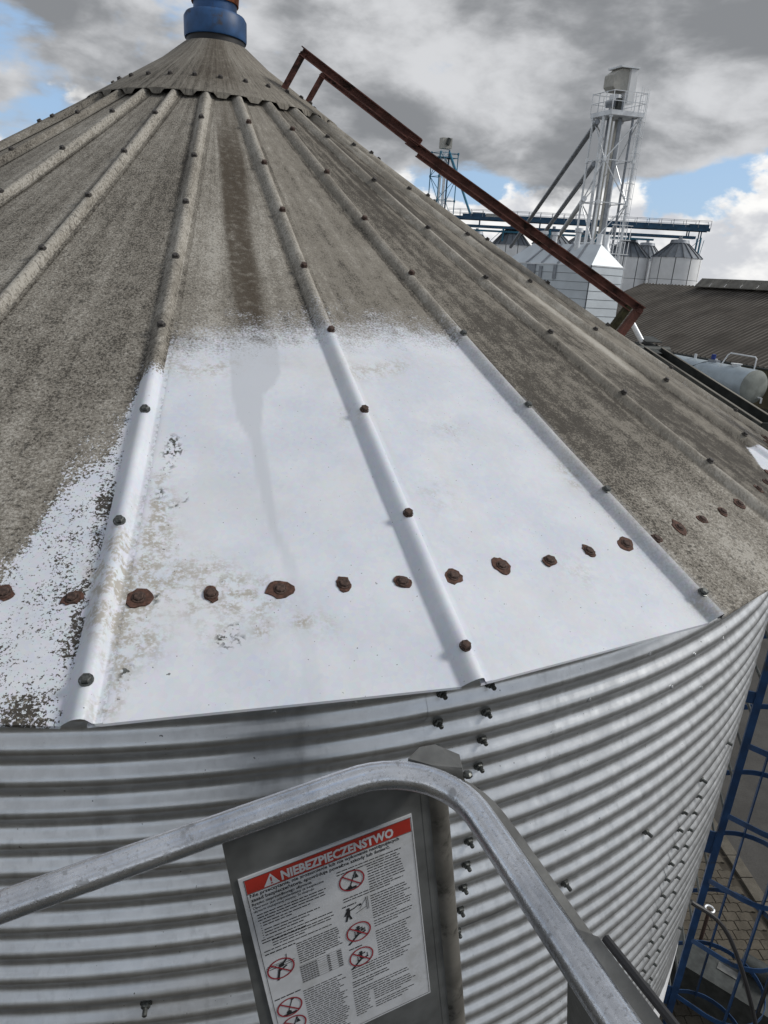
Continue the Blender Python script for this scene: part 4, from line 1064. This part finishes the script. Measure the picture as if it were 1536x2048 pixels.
zl = Z_(3.9, 107)
part('lower_conveyor', MB().beam(gp(1, zl, .3), gp(gl - 1.6, zl, .3), .6, .34), M_FBLUE, gal)
part('lower_beam', MB().beam(gp(1.5, zl - .55, .3), gp(gl - 7, zl - .55, .3), .4, .24), M_FTEAL, gal)
part('lower_beam', MB().beam(gp(1, zl, -.6), gp(gl - 1.6, zl, -.6), .12, .3), M_FTEAL, gal)
npost = 22
for w in (.85, -.85):
    for i in range(npost + 1):
        s_ = gl * i / npost
        part('railing_post', MB().beam(gp(s_, zk + .2, w), gp(s_, zk + 1.12, w), .05, .05), M_GALVD, gal)
    for h in (.62, 1.1): part('rail', MB().beam(gp(0, zk + h, w), gp(gl, zk + h, w), .045, .045), M_GALVD, gal)
for s_ in (.5, 4.5, 9, 13, 16.5, 20, 23, gl - 2.6, gl - 1.0):
    for w in (.6, -.6): part('hanger', MB().beam(gp(s_, zl - .1, w), gp(s_, zk, w), .12, .12), M_FBLUE, gal)
for s_ in (1.5, 8.0, 14.5, 21.0, gl - 1.0):
    for w in (.9, -.9): part('column', MB().beam(gp(s_, 0, w), gp(s_, zl, w), .18, .18), M_FTEAL, gal)
    part('brace', MB().beam(gp(s_, zl - .2, .9), gp(s_ - 2.4, zl - 2.6, .9), .06, .06), M_FTEAL, gal); part('brace', MB().beam(gp(s_, zl - 4.0, .9), gp(s_ + .9, zl - .2, -.9), .06, .06), M_FTEAL, gal)
part('drive_box', MB().beam(gp(gl - 2.6, zk + .3, 0), gp(gl - .1, zk + .35, 0), .8, .7), M_FBLUE, gal)
part('drive_box', MB().beam(gp(3.4, zk + .45, .2), gp(5.2, zk + .45, .2), .7, .6), M_FBLUE, gal)
part('beige_chute', MB().beam(gp(5.3, zk + .45, .2), gp(7.6, zk + .45, .2), .55, .4), M_BEIGE, gal)

# ------------------------------------------------------------------ bucket elevator tower
def lattice(t, cs_, z0, z1, bays, wl, wb, mat, skip=()):
    for c_ in cs_: part('leg', MB().beam(V0(c_, 0), V0(c_, z1), wl, wl), mat, t)
    for b in range(bays + 1):
        z = z0 + (z1 - z0) * b / bays
        for i in range(4):
            p, q = cs_[i], cs_[(i + 1) % 4]
            part('girt', MB().beam(V0(p, z), V0(q, z), wb, wb), mat, t)
            if b < bays:
                za = z + (z1 - z0) / bays; a, c_ = (p, q) if (b + i) % 2 else (q, p)
                part('brace', MB().beam(V0(a, z), V0(c_, za), wb, wb), mat, t)
            if b: part('gusset', MB().obox(V0(p, z - .15) - Vector((.12, .12, 0)), (.24, 0, 0), (0, .24, 0), (0, 0, .30)), mat, t)
DT = 66.0
n0 = survey(28.62, 0, DT - .8); l0 = survey(27.42, 0, DT + .6); r0_ = survey(30.66, 0, DT + .4); b0 = l0 + (r0_ - n0)
tw = thing('elevator_tower', 'tall galvanised lattice tower with bucket elevator and sloping grain spouts', 'tower', ((l0.x + r0_.x) / 2, (l0.y + r0_.y) / 2, 0))
ZP = Z_(11.45, DT)
cor = [n0, r0_, b0, l0]
lattice(tw, cor, 2.0, ZP, 6, .13, .075, M_GALVF)
cx = (n0 + r0_ + b0 + l0) / 4
eX = (r0_ - n0).normalized(); eY = (l0 - n0).normalized()
def tp(a, b, z): return V0(n0 + (r0_ - n0) * a + (l0 - n0) * b, z)
part('platform_deck', MB().add([tp(-.06, -.1, ZP), tp(1.06, -.1, ZP), tp(1.06, 1.1, ZP), tp(-.06, 1.1, ZP), tp(-.06, -.1, ZP + .35), tp(1.06, -.1, ZP + .35), tp(1.06, 1.1, ZP + .35), tp(-.06, 1.1, ZP + .35)], [(0,3,2,1),(4,5,6,7),(0,1,5,4),(1,2,6,5),(2,3,7,6),(3,0,4,7)]), M_GALVF, tw)
ring_ = [(-.06, -.1), (1.06, -.1), (1.06, 1.1), (-.06, 1.1)]
for i in range(4):
    a, b = ring_[i], ring_[(i + 1) % 4]
    for f_ in (0, .33, .66):
        x, y = a[0] + (b[0] - a[0]) * f_, a[1] + (b[1] - a[1]) * f_
        part('railing_post', MB().beam(tp(x, y, ZP + .3), tp(x, y, ZP + 1.75), .05, .05), M_GALVF, tw)
    for h in (1.0, 1.72): part('rail', MB().beam(tp(*a, ZP + h), tp(*b, ZP + h), .05, .05), M_GALVF, tw)
for a, b, w_, mt in ((.26, .40, .17, M_BEIGE), (.42, .80, .10, M_GALVD), (.56, .40, .17, M_GALVD), (.70, .80, .10, M_BEIGE)):
    part('elevator_leg', MB().beam(tp(a, b, .2), tp(a, b, ZP + 1.2), w_, .30, eX), mt, tw)
part('down_pipe', MB().tube([tp(.02, .42, 5), tp(.02, .42, ZP + .3)], .14, 16), M_GALVF, tw, True)
part('down_pipe', MB().tube([tp(.82, .12, 5), tp(.82, .12, ZP + .2)], .10, 14), M_GALVD, tw, True)
# head of the elevator
ZH, ZT = Z_(13.0, DT), Z_(14.3, DT)
hp = [(.10, ZH + .3), (.22, ZH), (.60, ZH), (.60, ZT), (.32, ZT), (.10, ZT - .45)]
vs = [tp(x, .30, z) for x, z in hp] + [tp(x, .85, z) for x, z in hp]; k = len(hp)
part('elevator_head', MB().add(vs, [tuple(range(k)), tuple(range(2*k - 1, k - 1, -1))] + [(i, k + i, k + (i+1) % k, (i+1) % k) for i in range(k)]), M_BEIGE, tw)
part('head_guard', MB().add([tp(.58, .2, ZP + 1.0), tp(.80, .2, ZP + 1.0), tp(.80, .2, ZT), tp(.58, .2, ZT), tp(.58, .8, ZP + 1.0), tp(.80, .8, ZP + 1.0), tp(.80, .8, ZT), tp(.58, .8, ZT)], [(0,1,2,3),(7,6,5,4),(0,4,5,1),(1,5,6,2),(2,6,7,3),(3,7,4,0)]), M_WHITEP, tw)
part('hood', MB().add([tp(.20, .15, ZT + .02), tp(.82, .15, ZT + .02), tp(.82, .9, ZT + .02), tp(.20, .9, ZT + .02), tp(.20, .15, ZT + .14), tp(.82, .15, ZT + .14), tp(.82, .9, ZT + .14), tp(.20, .9, ZT + .14)], [(0,3,2,1),(4,5,6,7),(0,1,5,4),(1,2,6,5),(2,3,7,6),(3,0,4,7)]), M_GALVF, tw)
part('drive_motor', MB().tube([tp(.1, .1, ZP + .9), tp(.1, .5, ZP + .9)], .28, 14), M_GALVD, tw, True)
part('transition', MB().lathe([(.5, 1.6), (.5, 1.1), (.2, .35)], 12, tuple(tp(.35, .5, ZP))), M_GALVF, tw)
part('gear_box', MB().obox(tp(.18, .02, ZP + .35), eX * .35, eY * .3, Vector((0, 0, .9))), M_DARKSTEEL, tw)
# caged ladder on the tower's right side
lx = .93
for dx_ in (-.06, .10): part('ladder_stile', MB().beam(tp(lx + dx_, -.05, 3), tp(lx + dx_, -.05, ZP + 2.2), .04, .04), M_GALVF, tw)
for i in range(32): part('ladder_rung', MB().beam(tp(lx - .06, -.05, 4 + i * .6), tp(lx + .10, -.05, 4 + i * .6), .03, .03), M_GALVF, tw)
for i in range(15):
    z = 5 + i * 1.15; q = tp(lx + .02, -.05, z)
    part('ladder_hoop', MB().tube([q + eX * (.35 * math.cos(t)) - eY * (.38 + .38 * math.sin(t) - .38) for t in np.linspace(-.2, math.pi + .2, 10)], .02, 5), M_GALVF, tw)
for t in (.25, .5, .75):
    q = tp(lx + .02, -.05, 0) + eX * (.35 * math.cos(math.pi * t)) - eY * (.38 * math.sin(math.pi * t)); part('ladder_strap', MB().beam(V0(q, 5), V0(q, ZP + 2.0), .025, .025), M_GALVF, tw)
# stair cage low on the tower
for i in range(6):
    for j in range(5):
        z = 7.5 + j * 1.15
        part('stair_rail', MB().beam(tp(.50 + i * .13, -.25, z), tp(.50 + i * .13, -.25, z + 1.0), .045, .045), M_WHITEP, tw)
for j in range(6): part('stair_landing', MB().beam(tp(.45, -.25, 7.5 + j * 1.15), tp(1.2, -.25, 7.5 + j * 1.15), .06, .06), M_WHITEP, tw)
# spouts to the silos
def P3(az, el, d): return survey(az, el, d)
for (a, b, r_, mt) in (((27.75, 11.15, 66), (22.6, 2.6, 100), .22, M_GALVD), ((27.95, 8.5, 66), (24.2, 2.4, 96), .22, M_GALVD), ((27.6, 6.2, 66), (25.6, 2.6, 85), .22, M_GALVF)):
    part('spout', MB().tube([P3(*a), P3(*b)], r_, 14), mt, tw, True)
for a, b in ((.02, .1), (.3, .05)):
    q = tp(a, -.3 - b, 0); part('pipe_hopper', MB().lathe([(.2, 9.6), (.45, 10.6), (.45, 11.2), (.25, 11.5), (.25, 12.4)], 14, (q.x, q.y, 0), capt=True), M_GALVF, tw, True)

# ------------------------------------------------------------------ second, blue lattice tower
D2 = 116.0
q0 = survey(16.6, 0, D2 - .9); q1 = survey(17.93, 0, D2 + .3); q3 = survey(15.93, 0, D2 + .2); q2 = q1 + (q3 - q0)
t2 = thing('lattice_tower', 'small blue lattice tower with elevator head, behind the brown handrail', 'tower', ((q1.x + q3.x) / 2, (q1.y + q3.y) / 2, 0))
ZP2 = Z_(8.85, D2)
lattice(t2, [q0, q1, q2, q3], 3, Z_(8.8, D2), 7, .12, .07, M_FTEAL)
cc = (q1 + q3) / 2
for dx_ in (-.55, .15): part('elevator_leg', MB().beam(V0(cc, 1) + eX * dx_, V0(cc, ZP2 + .3) + eX * dx_, .36, .36), M_GALVF, t2)
part('main_post', MB().beam(V0(cc, 1) + eX * .65, V0(cc, ZP2 + .4) + eX * .65, .2, .2), M_FBLUE, t2)
hz0, hz1 = Z_(9.1, D2), Z_(9.8, D2)
part('elevator_head', MB().obox(V0(cc, hz0) - eX * .75 - eY * .4, eX * 1.5, eY * .9, Vector((0, 0, hz1 - hz0))), M_BEIGE, t2)
part('inlet', MB().tube([V0(cc, hz0 + .5) - eX * .1 - eY * .6, V0(cc, hz1 - .1) + eX * .2 - eY * .55], .32, 12), M_DARKSTEEL, t2, True)
for i, x in enumerate((-.6, -.2, .2, .6)): part('head_post', MB().beam(V0(cc, ZP2 - .6) + eX * x, V0(cc, hz0) + eX * x, .07, .07), M_GALVF, t2)
part('spout', MB().tube([V0(cc, ZP2 + .1) + eX * .7, survey(19.25, 4.75, 107)], .17, 12), M_FTEAL, t2, True)
part('platform', MB().obox(V0(q0, ZP2 - .75), (q1 - q0), (q3 - q0), Vector((0, 0, .08))), M_FTEAL, t2)
